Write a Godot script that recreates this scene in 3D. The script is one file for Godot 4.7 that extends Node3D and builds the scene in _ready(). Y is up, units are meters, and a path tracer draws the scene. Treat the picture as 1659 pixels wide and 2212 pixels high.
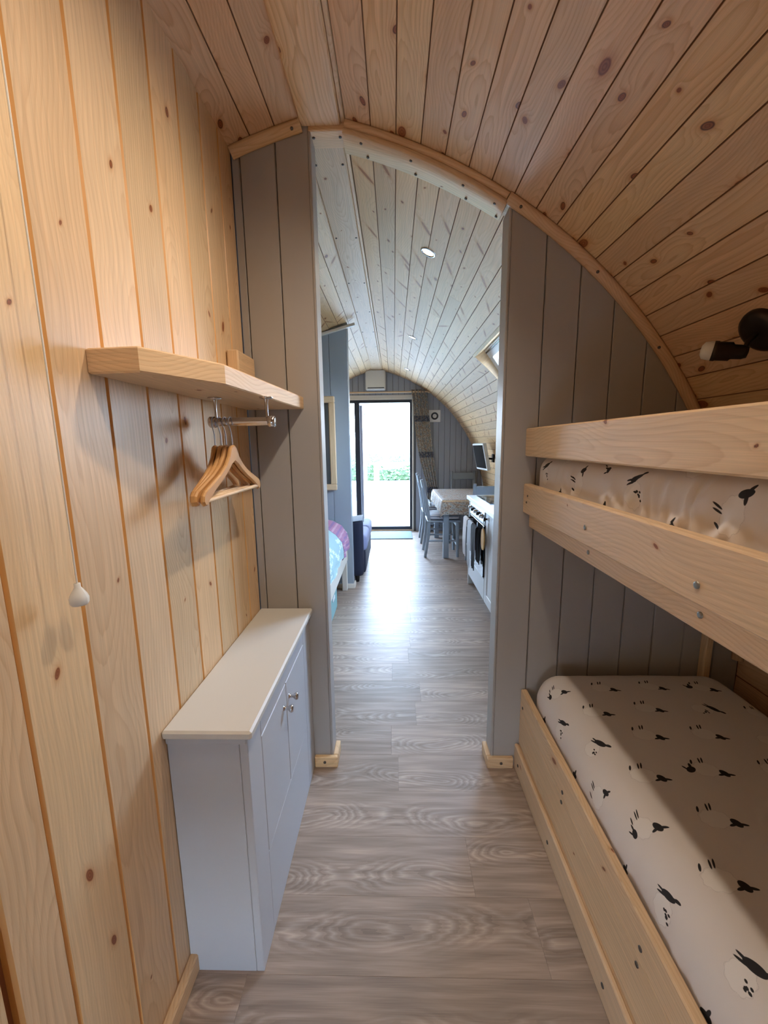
extends Node3D
# A glamping pod seen from its bunk room: camera looks along -z, y is up, metres.

const CX := -0.644        # centre of the right-hand ceiling arc
const CY := 0.448
const AR := 2.01          # inner radius of the arched ceiling
const AXIS := -0.2325     # ridge line of the pod
const ZP := -1.545        # near face of the dividing wall
const ZQ := -1.63         # far face of the dividing wall
const ZE := -6.25         # near face of the end wall
const ZB := 0.95          # back of the bunk room

var rng := RandomNumberGenerator.new()
var nz := FastNoiseLite.new()
var T := {}               # textures
var M := {}               # materials
var pine_wall: Array = []
var pine_ceiling: Array = []
var pine_pale: Array = []
var pine_far: Array = []
var oak_floor: Array = []

# ------------------------------------------------------------------ geometry collector
class G:
	var st := SurfaceTool.new()
	var st2 := SurfaceTool.new()
	var two := false
	func _init() -> void:
		st.begin(Mesh.PRIMITIVE_TRIANGLES)
		st2.begin(Mesh.PRIMITIVE_TRIANGLES)
		flat()
	func flat() -> G:
		st.set_smooth_group(-1); st2.set_smooth_group(-1)
		return self
	func smooth() -> G:
		st.set_smooth_group(0); st2.set_smooth_group(0)
		return self
	func tri(a: Vector3, b: Vector3, c: Vector3, ua: Vector2, ub: Vector2, uc: Vector2, out: Vector3, second := false) -> void:
		var s := st2 if second else st
		if second: two = true
		if (b - a).cross(c - a).dot(out) > 0.0:
			s.set_uv(ua); s.add_vertex(a); s.set_uv(uc); s.add_vertex(c); s.set_uv(ub); s.add_vertex(b)
		else:
			s.set_uv(ua); s.add_vertex(a); s.set_uv(ub); s.add_vertex(b); s.set_uv(uc); s.add_vertex(c)
	func quad(a: Vector3, b: Vector3, c: Vector3, d: Vector3, ua: Vector2, ub: Vector2, uc: Vector2, ud: Vector2, out: Vector3, second := false) -> void:
		tri(a, b, c, ua, ub, uc, out, second)
		tri(a, c, d, ua, uc, ud, out, second)
	func mesh() -> ArrayMesh:
		st.generate_normals()
		var m := st.commit()
		if two:
			st2.generate_normals()
			st2.commit(m)
		return m
	# box with chamfered edges; la = axis of the grain. UV: u metres across, v metres along
	func box(lo: Vector3, hi: Vector3, ch := 0.003, la := 1, xf := Transform3D.IDENTITY) -> G:
		var c := (lo + hi) * 0.5
		var h := (hi - lo) * 0.5
		ch = minf(ch, minf(h.x, minf(h.y, h.z)) * 0.6)
		for ax in 3:
			var a1 := (ax + 1) % 3
			var a2 := (ax + 2) % 3
			for s in [-1.0, 1.0]:
				var n := Vector3.ZERO
				n[ax] = s
				var p: Array = []
				for q in [[-1, -1], [1, -1], [1, 1], [-1, 1]]:
					var v := Vector3.ZERO
					v[ax] = h[ax] * s
					v[a1] = (h[a1] - ch) * q[0]
					v[a2] = (h[a2] - ch) * q[1]
					p.append(v)
				_face(p, n, ax, la, c, h, xf)
		for ax in 3:   # edge strips parallel to ax
			var a1 := (ax + 1) % 3
			var a2 := (ax + 2) % 3
			for s1 in [-1.0, 1.0]:
				for s2 in [-1.0, 1.0]:
					var n := Vector3.ZERO
					n[a1] = s1
					n[a2] = s2
					var p: Array = []
					for q in [[0, -1], [0, 1], [1, 1], [1, -1]]:
						var v := Vector3.ZERO
						v[ax] = (h[ax] - ch) * q[1]
						v[a1] = (h[a1] - (ch if q[0] == 1 else 0.0)) * s1
						v[a2] = (h[a2] - (0.0 if q[0] == 1 else ch)) * s2
						p.append(v)
					_face(p, n, a1, la, c, h, xf)
		for sx in [-1.0, 1.0]:
			for sy in [-1.0, 1.0]:
				for sz in [-1.0, 1.0]:
					var s := Vector3(sx, sy, sz)
					var p: Array = []
					for k in 3:
						var v := Vector3((h.x - ch) * sx, (h.y - ch) * sy, (h.z - ch) * sz)
						v[k] = h[k] * s[k]
						p.append(v)
					var u: Array = []
					for v in p: u.append(Vector2(v[(la + 1) % 3] + h[(la + 1) % 3], v[la] + h[la]))
					tri(xf * (c + p[0]), xf * (c + p[1]), xf * (c + p[2]), u[0], u[1], u[2], xf.basis * s)
		return self
	func _face(p: Array, n: Vector3, ax: int, la: int, c: Vector3, h: Vector3, xf: Transform3D) -> void:
		var ac := 3 - ax - la if ax != la else (la + 1) % 3
		var al := la if ax != la else (la + 2) % 3
		var u: Array = []
		for v in p: u.append(Vector2(v[ac] + h[ac] + (0.02 if ax == 1 else 0.0), v[al] + h[al]))
		quad(xf * (c + p[0]), xf * (c + p[1]), xf * (c + p[2]), xf * (c + p[3]), u[0], u[1], u[2], u[3], xf.basis * n)
	# tube along a path; r may be a float or an Array of radii
	func tube(path: Array, r, seg := 10, caps := true, squash := 1.0) -> G:
		smooth()
		var rings: Array = []
		var up := Vector3.UP
		var along := 0.0
		for i in path.size():
			var d: Vector3 = (path[mini(i + 1, path.size() - 1)] - path[maxi(i - 1, 0)]).normalized()
			if i == 0:
				up = Vector3.UP if absf(d.y) < 0.9 else Vector3.RIGHT
			var sd := d.cross(up).normalized()
			up = sd.cross(d).normalized()
			var rr: float = r[i] if r is Array else r
			if i > 0: along += (path[i] - path[i - 1]).length()
			var ring: Array = []
			for k in seg + 1:
				var a := TAU * k / seg
				ring.append([path[i] + sd * cos(a) * rr + up * sin(a) * rr * squash, Vector2(float(k) / seg * TAU * rr, along)])
			rings.append(ring)
		for i in rings.size() - 1:
			for k in seg:
				var a = rings[i][k]; var b = rings[i][k + 1]; var c = rings[i + 1][k + 1]; var d = rings[i + 1][k]
				var mid: Vector3 = (path[i] + path[i + 1]) * 0.5
				quad(a[0], b[0], c[0], d[0], a[1], b[1], c[1], d[1], (a[0] + b[0] + c[0] + d[0]) * 0.25 - mid)
		flat()
		if caps:
			for e in [0, rings.size() - 1]:
				var out: Vector3 = (path[0] - path[1]) if e == 0 else (path[-1] - path[-2])
				for k in seg:
					tri(path[e], rings[e][k][0], rings[e][k + 1][0], Vector2.ZERO, rings[e][k][1], rings[e][k + 1][1], out)
		return self
	# lathe round local y: profile of Vector2(radius, height)
	func lathe(prof: Array, seg := 20, xf := Transform3D.IDENTITY, sharp := false) -> G:
		if not sharp: smooth()
		for i in prof.size() - 1:
			var p: Vector2 = prof[i]
			var q: Vector2 = prof[i + 1]
			var nrm := Vector2(q.y - p.y, p.x - q.x)
			for k in seg:
				var a := TAU * k / seg
				var b := TAU * (k + 1) / seg
				var da := Vector3(cos(a), 0, sin(a))
				var db := Vector3(cos(b), 0, sin(b))
				var out := (da + db) * 0.5 * nrm.x + Vector3.UP * nrm.y
				var u0 := Vector2(a, p.y)
				var P0 := xf * (da * p.x + Vector3.UP * p.y); var P1 := xf * (db * p.x + Vector3.UP * p.y)
				var Q0 := xf * (da * q.x + Vector3.UP * q.y); var Q1 := xf * (db * q.x + Vector3.UP * q.y)
				if p.x < 1e-6: tri(P0, Q0, Q1, u0, Vector2(a, q.y), Vector2(b, q.y), xf.basis * out)
				elif q.x < 1e-6: tri(P0, P1, Q0, u0, Vector2(b, p.y), Vector2(a, q.y), xf.basis * out)
				else: quad(P0, P1, Q1, Q0, u0, Vector2(b, p.y), Vector2(b, q.y), Vector2(a, q.y), xf.basis * out)
		flat()
		return self
	# polygon in (x,y) pushed from z=0 to z=depth, chamfered rims; UV u = across, v = along by swap
	func prism(poly: PackedVector2Array, depth: float, ch := 0.0, xf := Transform3D.IDENTITY, swap := false) -> G:
		var n := poly.size()
		var area := 0.0
		for i in n: area += poly[i].cross(poly[(i + 1) % n])
		var sg := 1.0 if area > 0.0 else -1.0
		var inset := PackedVector2Array()
		for i in n:
			var e0 := (poly[i] - poly[(i + n - 1) % n]).normalized()
			var e1 := (poly[(i + 1) % n] - poly[i]).normalized()
			var n0 := Vector2(-e0.y, e0.x) * sg
			var n1 := Vector2(-e1.y, e1.x) * sg
			var b := n0 + n1
			var l := maxf(0.3, b.length_squared() * 0.5)
			inset.append(poly[i] + b * (ch / l) if ch > 0.0 else poly[i])
		var f := func(p: Vector2) -> Vector2: return Vector2(p.y, p.x) if swap else p
		var idx := Geometry2D.triangulate_polygon(inset)
		for t in idx.size() / 3:
			var a := inset[idx[t * 3]]; var b2 := inset[idx[t * 3 + 1]]; var c := inset[idx[t * 3 + 2]]
			tri(xf * Vector3(a.x, a.y, 0), xf * Vector3(b2.x, b2.y, 0), xf * Vector3(c.x, c.y, 0), f.call(a), f.call(b2), f.call(c), xf.basis * Vector3(0, 0, -1) * signf(depth))
			tri(xf * Vector3(a.x, a.y, depth), xf * Vector3(b2.x, b2.y, depth), xf * Vector3(c.x, c.y, depth), f.call(a), f.call(b2), f.call(c), xf.basis * Vector3(0, 0, 1) * signf(depth))
		var cd := ch * signf(depth)
		var lv := [[inset, 0.0], [poly, cd], [poly, depth - cd], [inset, depth]] if ch > 0.0 else [[poly, 0.0], [poly, depth]]
		for k in lv.size() - 1:
			var w := 0.0
			for i in n:
				var j := (i + 1) % n
				var p0: Vector2 = lv[k][0][i]; var p1: Vector2 = lv[k][0][j]
				var q0: Vector2 = lv[k + 1][0][i]; var q1: Vector2 = lv[k + 1][0][j]
				var e := (poly[j] - poly[i])
				var o2 := Vector2(e.y, -e.x).normalized() * sg
				var out := Vector3(o2.x, o2.y, 0.0)
				if k == 0 and ch > 0.0: out.z -= signf(depth)
				if k == 2: out.z += signf(depth)
				var l := e.length()
				var z0: float = lv[k][1]; var z1: float = lv[k + 1][1]
				quad(xf * Vector3(p0.x, p0.y, z0), xf * Vector3(p1.x, p1.y, z0), xf * Vector3(q1.x, q1.y, z1), xf * Vector3(q0.x, q0.y, z1), Vector2(absf(z0), w), Vector2(absf(z0), w + l), Vector2(absf(z1), w + l), Vector2(absf(z1), w), xf.basis * out)
				w += l
		return self
	# rows of points (Array of PackedVector3Array) as a smooth sheet
	func sheet(rows: Array, uvs: Array, out: Callable) -> G:
		smooth()
		for i in rows.size() - 1:
			for k in rows[i].size() - 1:
				var a: Vector3 = rows[i][k]; var b: Vector3 = rows[i][k + 1]; var c: Vector3 = rows[i + 1][k + 1]; var d: Vector3 = rows[i + 1][k]
				quad(a, b, c, d, uvs[i][k], uvs[i][k + 1], uvs[i + 1][k + 1], uvs[i + 1][k], out.call((a + c) * 0.5))
		flat()
		return self

# ------------------------------------------------------------------ node helpers
func numbered(called: String, parent: Node) -> String:
	if not parent.has_node(called): return called
	var k := 1
	while parent.has_node("%s_%03d" % [called, k]): k += 1
	return "%s_%03d" % [called, k]

var counts := {}
func put(called: String, mesh: Mesh, mat, parent: Node = self, mat2 = null) -> MeshInstance3D:
	var o := MeshInstance3D.new()
	var key := str(parent.get_instance_id()) + called
	var k: int = counts.get(key, 0)
	counts[key] = k + 1
	o.name = called if k == 0 else "%s_%03d" % [called, k]
	o.mesh = mesh
	o.set_surface_override_material(0, mat)
	if mat2 and mesh.get_surface_count() > 1: o.set_surface_override_material(1, mat2)
	parent.add_child(o, true)
	return o

func thing(called: String, label: String, category: String, at := Vector3.ZERO, turn := 0.0, group := "") -> Node3D:
	var o := Node3D.new()
	var k: int = counts.get(called, 0)
	counts[called] = k + 1
	o.name = called if k == 0 else "%s_%03d" % [called, k]
	add_child(o, true)
	o.position = at
	o.rotation.y = turn
	return tag(o, label, category, group)

func tag(o: Node3D, label: String, category: String, group := "") -> Node3D:
	o.set_meta("label", label)
	o.set_meta("category", category)
	if group: o.set_meta("group", group)
	return o

func struct_node(o: Node3D, label: String, category: String) -> Node3D:
	o.set_meta("kind", "structure")
	return tag(o, label, category)

func dup(o: Node3D, label: String) -> Node3D:
	var c := o.duplicate()
	var base: String = o.get_meta("base", str(o.name))
	var k: int = counts.get(base, 1)
	counts[base] = k + 1
	c.name = "%s_%03d" % [base, k]
	add_child(c, true)
	c.set_meta("label", label)
	return c

func mat(rgb: Color, rough := 0.6, metal := 0.0, tex = null, uvs := Vector3.ONE, off := Vector3.ZERO) -> StandardMaterial3D:
	var m := StandardMaterial3D.new()
	m.albedo_color = rgb
	m.roughness = rough
	m.metallic = metal
	if tex:
		m.albedo_texture = tex
		m.uv1_scale = uvs
		m.uv1_offset = off
	return m

func c8(r: int, g: int, b: int) -> Color:
	return Color(r / 255.0, g / 255.0, b / 255.0)

# arch of the ceiling
func arch_y(x: float) -> float:
	var d := x - CX if x > AXIS else (2.0 * AXIS - x) - CX
	if d >= AR: return CY
	return CY + sqrt(AR * AR - d * d)

func arc(theta: float, r: float, side := 1.0) -> Vector2:   # side -1 mirrors to the left half
	var x := CX + r * cos(theta)
	return Vector2(x if side > 0 else 2.0 * AXIS - x, CY + r * sin(theta))

# ------------------------------------------------------------------ textures
var strips: Array = []
var pine_rows: Array = []
var PH := 1536
func plan_strips(seedv: int, knots_per: int, small: bool, spikes := 0.0) -> void:
	rng.seed = seedv
	strips = []
	for s in 8:
		var ks: Array = []
		var nk := knots_per + rng.randi_range(-1, 2)
		for k in nk:
			var big := rng.randf()
			var rx := rng.randf_range(3.0, 7.5) * (1.0 if big < 0.75 else 1.5)
			rx *= 0.72 if small else 1.2
			if rng.randf() < spikes:
				ks.append([rng.randf_range(-45, 10), 2500.0 * (k + rng.randf_range(0.1, 0.9)) / nk, rng.randf_range(5.0, 8.0), rng.randf_range(28.0, 55.0), rng.randf_range(0.35, 0.8) * (1.0 if rng.randf() < 0.8 else -1.0), 0.1])
				continue
			ks.append([rng.randf_range(-48, 30), 2500.0 * (k + rng.randf_range(0.1, 0.9)) / nk, rx, rx * rng.randf_range(1.15, 2.1), rng.randf_range(-0.5, 0.5), rng.randf()])
		strips.append({"u0": rng.randf_range(-60, 60), "d0": rng.randf_range(8, 55), "amp": rng.randf_range(10, 40), "ph": rng.randf() * TAU, "sp": rng.randf_range(6.0, 11.0), "con": rng.randf_range(0.32, 0.68) * (1.0 if small else 1.45), "knots": ks, "tone": rng.randf_range(-1, 1)})

func pine_row(y: int) -> void:
	var buf := PackedByteArray()
	buf.resize(1024 * 3)
	var ym := y * 2500.0 / PH
	var a := TAU * ym / 2500.0
	var ca := cos(a); var sa := sin(a)
	for s in 8:
		var S: Dictionary = strips[s]
		var u0: float = S.u0 + 16.0 * nz.get_noise_3d(ca * 3.0, sa * 3.0, s * 17.0) * 2.0
		var dd: float = S.d0 + S.amp * sin(a + S.ph) + 15.0 * nz.get_noise_3d(ca * 4.0 + 40.0, sa * 5.0, s * 13.0)
		var sp: float = S.sp
		var con: float = S.con
		var tone: float = S.tone
		var near: Array = []
		for k in S.knots:
			var dy: float = ym - k[1]
			if dy > 1250.0: dy -= 2500.0
			if dy < -1250.0: dy += 2500.0
			if absf(dy) < k[3] * 7.0 + 30.0: near.append([k[0], dy, k[2], k[3], k[4], k[5]])
		for i in 128:
			var xm := i * 135.0 / 128.0 - 67.5
			var fine := nz.get_noise_3d(xm * 0.30, ca * 3.2, sa * 3.2 + s * 31.0)
			var fib := nz.get_noise_3d(xm * 2.4, ca * 7.0 + 9.0, sa * 7.0 + s * 37.0)
			var uu := xm - u0
			var r := sqrt(uu * uu + dd * dd) + fine * 0.8
			var kd := 9.0
			var kt := 0.0
			for k in near:
				var dx: float = xm - k[0] + k[4] * k[1]
				var e := sqrt(dx * dx / (k[2] * k[2]) + k[1] * k[1] / (k[3] * k[3]))
				r += 2.6 * k[2] * exp(-(dx * dx / (k[2] * k[2] * 5.0) + k[1] * k[1] / (k[3] * k[3] * 9.0)))
				if e < kd:
					kd = e
					kt = k[5]
			var f := fposmod(r / sp, 1.0)
			var late := f * f * f if f < 0.92 else (1.0 - f) * 9.7
			var t := late * con
			var shade := 1.0 + fib * 0.04 + fine * 0.035
			var cr := lerpf(228.0, 200.0, t) + tone * 3.0
			var cg := lerpf(199.0, 161.0, t) + tone * 1.0
			var cb := lerpf(163.0, 121.0, t) - tone * 3.0
			if kd < 3.2:
				var h := clampf((3.2 - kd) / 2.4, 0.0, 1.0)
				h *= h * 0.5
				cr = lerpf(cr, 186.0, h); cg = lerpf(cg, 124.0, h); cb = lerpf(cb, 74.0, h)
			if kd < 1.15:
				var kk := clampf((1.15 - kd) / 0.25, 0.0, 1.0)
				var rg := 0.5 + 0.5 * sin(kd * 13.0)
				var dr := lerpf(128.0, 160.0, rg); var dg := lerpf(70.0, 100.0, rg); var db := lerpf(38.0, 60.0, rg)
				if kt > 0.6:
					var rim := clampf(1.0 - absf(kd - 0.95) * 5.0, 0.0, 1.0)
					dr = lerpf(dr, 70.0, rim); dg = lerpf(dg, 42.0, rim); db = lerpf(db, 26.0, rim)
				if kt == 0.1: kk *= 0.62
				cr = lerpf(cr, dr, kk); cg = lerpf(cg, dg, kk); cb = lerpf(cb, db, kk)
			var o := (s * 128 + i) * 3
			buf[o] = clampi(int(cr * shade), 0, 255)
			buf[o + 1] = clampi(int(cg * shade), 0, 255)
			buf[o + 2] = clampi(int(cb * shade), 0, 255)
	pine_rows[y] = buf

func oak_row(y: int) -> void:   # laminate: length along u (1.3 m), five strips of 0.2 m
	var buf := PackedByteArray()
	buf.resize(1024 * 3)
	var s := y * 5 / 1024
	var vm := fposmod(y * 1000.0 / 1024.0, 200.0) - 100.0
	var S: Dictionary = strips[s]
	for i in 1024:
		var um := i * 1300.0 / 1024.0
		var a := TAU * i / 1024.0
		var ca := cos(a); var sa := sin(a)
		var wob := nz.get_noise_3d(ca * 1.6, sa * 1.6, s * 21.0 + 5.0) * 60.0
		var dd: float = 26.0 + S.d0 * 0.5 + 30.0 * sin(a * 2.0 + S.ph) + 18.0 * nz.get_noise_3d(ca * 2.6 + 20.0, sa * 2.6, s * 9.0)
		var fine := nz.get_noise_3d(vm * 0.26, ca * 3.6, sa * 3.6 + s * 21.0)
		var fib := nz.get_noise_3d(vm * 1.5, ca * 5.0, sa * 5.0 + s * 25.0)
		var broad := nz.get_noise_3d(vm * 0.10 + 7.0, ca * 1.8, sa * 1.8 + s * 13.0)
		var uu: float = vm - S.u0 * 0.5 - wob * 0.6
		var r := sqrt(uu * uu + dd * dd) + fine * 3.0
		var f := fposmod(r / 12.0, 1.0)
		var line := clampf(1.0 - absf(f - 0.5) * 3.2, 0.0, 1.0)
		var cath := clampf(1.25 - absf(uu) / 55.0, 0.1, 1.0)
		var t := line * cath * 0.85
		var shade := 1.0 + fib * 0.06 + broad * 0.12 + fine * 0.04 - f * cath * 0.10
		var o := i * 3
		buf[o] = clampi(int(lerpf(164.0, 196.0, t) * shade), 0, 255)
		buf[o + 1] = clampi(int(lerpf(148.0, 182.0, t) * shade), 0, 255)
		buf[o + 2] = clampi(int(lerpf(137.0, 172.0, t) * shade), 0, 255)
	pine_rows[y] = buf

func bake(h: int, f: Callable) -> ImageTexture:
	pine_rows = []
	pine_rows.resize(h)
	var id := WorkerThreadPool.add_group_task(f, h)
	WorkerThreadPool.wait_for_group_task_completion(id)
	var all := PackedByteArray()
	for r in pine_rows: all.append_array(r)
	return ImageTexture.create_from_image(Image.create_from_data(1024, h, false, Image.FORMAT_RGB8, all))

func blot(im: Image, cx: float, cy: float, rx: float, ry: float, rot: float, col: Color, alpha := 1.0) -> void:
	var w := im.get_width()
	var R := int(maxf(rx, ry)) + 2
	for dy in range(-R, R + 1):
		for dx in range(-R, R + 1):
			var x := dx * cos(rot) + dy * sin(rot)
			var y := -dx * sin(rot) + dy * cos(rot)
			var e := sqrt(x * x / (rx * rx) + y * y / (ry * ry))
			var k := clampf((1.0 - e) * minf(rx, ry) + 0.5, 0.0, 1.0) * alpha
			if k > 0.0:
				var px := posmod(int(cx) + dx, w); var py := posmod(int(cy) + dy, w)
				im.set_pixel(px, py, im.get_pixel(px, py).lerp(col, k))

func scribble(im: Image, cx: float, cy: float, rx: float, ry: float, col: Color) -> void:
	for k in 90:
		var a := TAU * k / 90.0
		var w := 1.0 + 0.06 * sin(a * 9.0)
		blot(im, cx + cos(a) * rx * w, cy + sin(a) * ry * w, 1.3, 1.3, 0.0, col, 0.35)

func sheep_texture() -> ImageTexture:
	var S := 1024
	var im := Image.create(S, S, false, Image.FORMAT_RGB8)
	im.fill(c8(222, 214, 209))
	rng.seed = 77
	var ink := c8(38, 36, 38)
	var wool := c8(236, 231, 226)
	var spots := [[0.13, 0.10, 0], [0.46, 0.14, 1], [0.80, 0.10, 0], [0.29, 0.36, 0], [0.63, 0.38, 0], [0.95, 0.36, 2], [0.12, 0.62, 0], [0.46, 0.62, 2], [0.79, 0.63, 0], [0.29, 0.87, 1], [0.62, 0.88, 0], [0.95, 0.86, 0]]
	for p in spots:
		var x: float = p[0] * S
		var y: float = p[1] * S
		var j := rng.randf_range(-0.2, 0.2)
		blot(im, x, y, 62, 46, j, wool, 0.55)
		scribble(im, x, y, 64, 47, c8(150, 144, 142))
		if p[2] != 1:   # head and ears at the right, legs toward the top
			blot(im, x + 74, y + 26, 17, 24, -0.5, ink)
			blot(im, x + 96, y + 34, 22, 6, 0.25, ink)
			blot(im, x + 54, y + 34, 18, 6, -0.2, ink)
			blot(im, x + 22, y - 62, 4, 21, 0.45, ink)
			blot(im, x + 6, y - 60, 4, 20, 0.35, ink)
			blot(im, x - 40, y - 52, 5, 17, 0.5, ink)
		else:           # spotted one with a sheepdog beside
			for q in 7: blot(im, x - 40 + rng.randf() * 60, y + 10 + rng.randf() * 32, 5, 6, 0.3, ink)
			blot(im, x + 74, y - 6, 18, 36, -0.5, ink)
			blot(im, x + 98, y + 22, 22, 7, 0.9, ink)
			blot(im, x + 48, y - 30, 5, 26, -0.5, ink)
			blot(im, x + 60, y - 40, 5, 22, -0.3, ink)
			blot(im, x + 108, y + 30, 9, 14, -0.6, ink)
		if p[2] == 2:
			blot(im, x - 74, y - 2, 26, 17, -0.5, ink)
			blot(im, x - 64, y - 26, 7, 18, 0.3, ink)
			blot(im, x - 96, y - 14, 5, 16, -0.5, ink)
	return ImageTexture.create_from_image(im)

func curtain_texture() -> ImageTexture:
	var im := Image.create(256, 512, false, Image.FORMAT_RGB8)
	rng.seed = 5
	for y in 512:
		for x in 256:
			var c := c8(184, 176, 160)
			var n := nz.get_noise_2d(x * 3.0, y * 3.0)
			var n2 := nz.get_noise_2d(x * 9.0 + 500.0, y * 9.0)
			if n > 0.16: c = c8(142, 124, 106)
			if n < -0.25: c = c8(118, 126, 130)
			c = c.lerp(c8(208, 202, 190), clampf(n2 * 1.2, 0.0, 0.6))
			var band := fposmod(y / 512.0 * 4.0, 1.0)
			if band > 0.70 and band < 0.86:
				c = c.lerp(c8(58, 66, 86), 0.8 if nz.get_noise_2d(x * 6.0 + 90.0, y * 6.0) > -0.2 else 0.2)
			im.set_pixel(x, y, c)
	return ImageTexture.create_from_image(im)

func cloth_texture() -> ImageTexture:
	var im := Image.create(256, 256, false, Image.FORMAT_RGB8)
	for y in 256:
		for x in 256:
			var c := c8(196, 184, 170)
			var n := nz.get_noise_2d(x * 1.2, y * 5.0)
			var n2 := nz.get_noise_2d(x * 6.0 + 300.0, y * 6.0)
			c = c.lerp(c8(150, 118, 96), clampf(n * 2.0, 0.0, 0.7))
			c = c.lerp(c8(120, 128, 132), clampf(-n * 2.0, 0.0, 0.5))
			if n2 > 0.44: c = c.lerp(c8(100, 84, 72), 0.7)
			im.set_pixel(x, y, c)
	return ImageTexture.create_from_image(im)

func duvet_texture() -> ImageTexture:
	var im := Image.create(256, 256, false, Image.FORMAT_RGB8)
	im.fill(c8(156, 186, 190))
	rng.seed = 9
	for k in 26:
		var x := rng.randf() * 256; var y := rng.randf() * 256
		for q in 5: blot(im, x + cos(q * 1.256) * 9, y + sin(q * 1.256) * 9, 8, 5, q * 1.256, c8(214, 230, 228), 0.85)
		blot(im, x, y, 3, 3, 0, c8(220, 200, 140))
	return ImageTexture.create_from_image(im)

func throw_texture() -> ImageTexture:
	var im := Image.create(128, 128, false, Image.FORMAT_RGB8)
	for y in 128:
		for x in 128:
			var b := fposmod(x / 128.0 * 3.0, 1.0)
			var c := c8(176, 130, 158)
			if b > 0.35 and b < 0.6: c = c8(150, 120, 160)
			if b > 0.8: c = c8(196, 160, 180)
			im.set_pixel(x, y, c.darkened(0.1 * absf(nz.get_noise_2d(x * 20.0, y * 20.0))))
	return ImageTexture.create_from_image(im)

func stripe_texture() -> ImageTexture:
	var im := Image.create(64, 64, false, Image.FORMAT_RGB8)
	for y in 64:
		for x in 64:
			im.set_pixel(x, y, c8(206, 208, 212) if fposmod(y / 16.0, 1.0) < 0.55 else c8(132, 140, 156))
	return ImageTexture.create_from_image(im)

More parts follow.
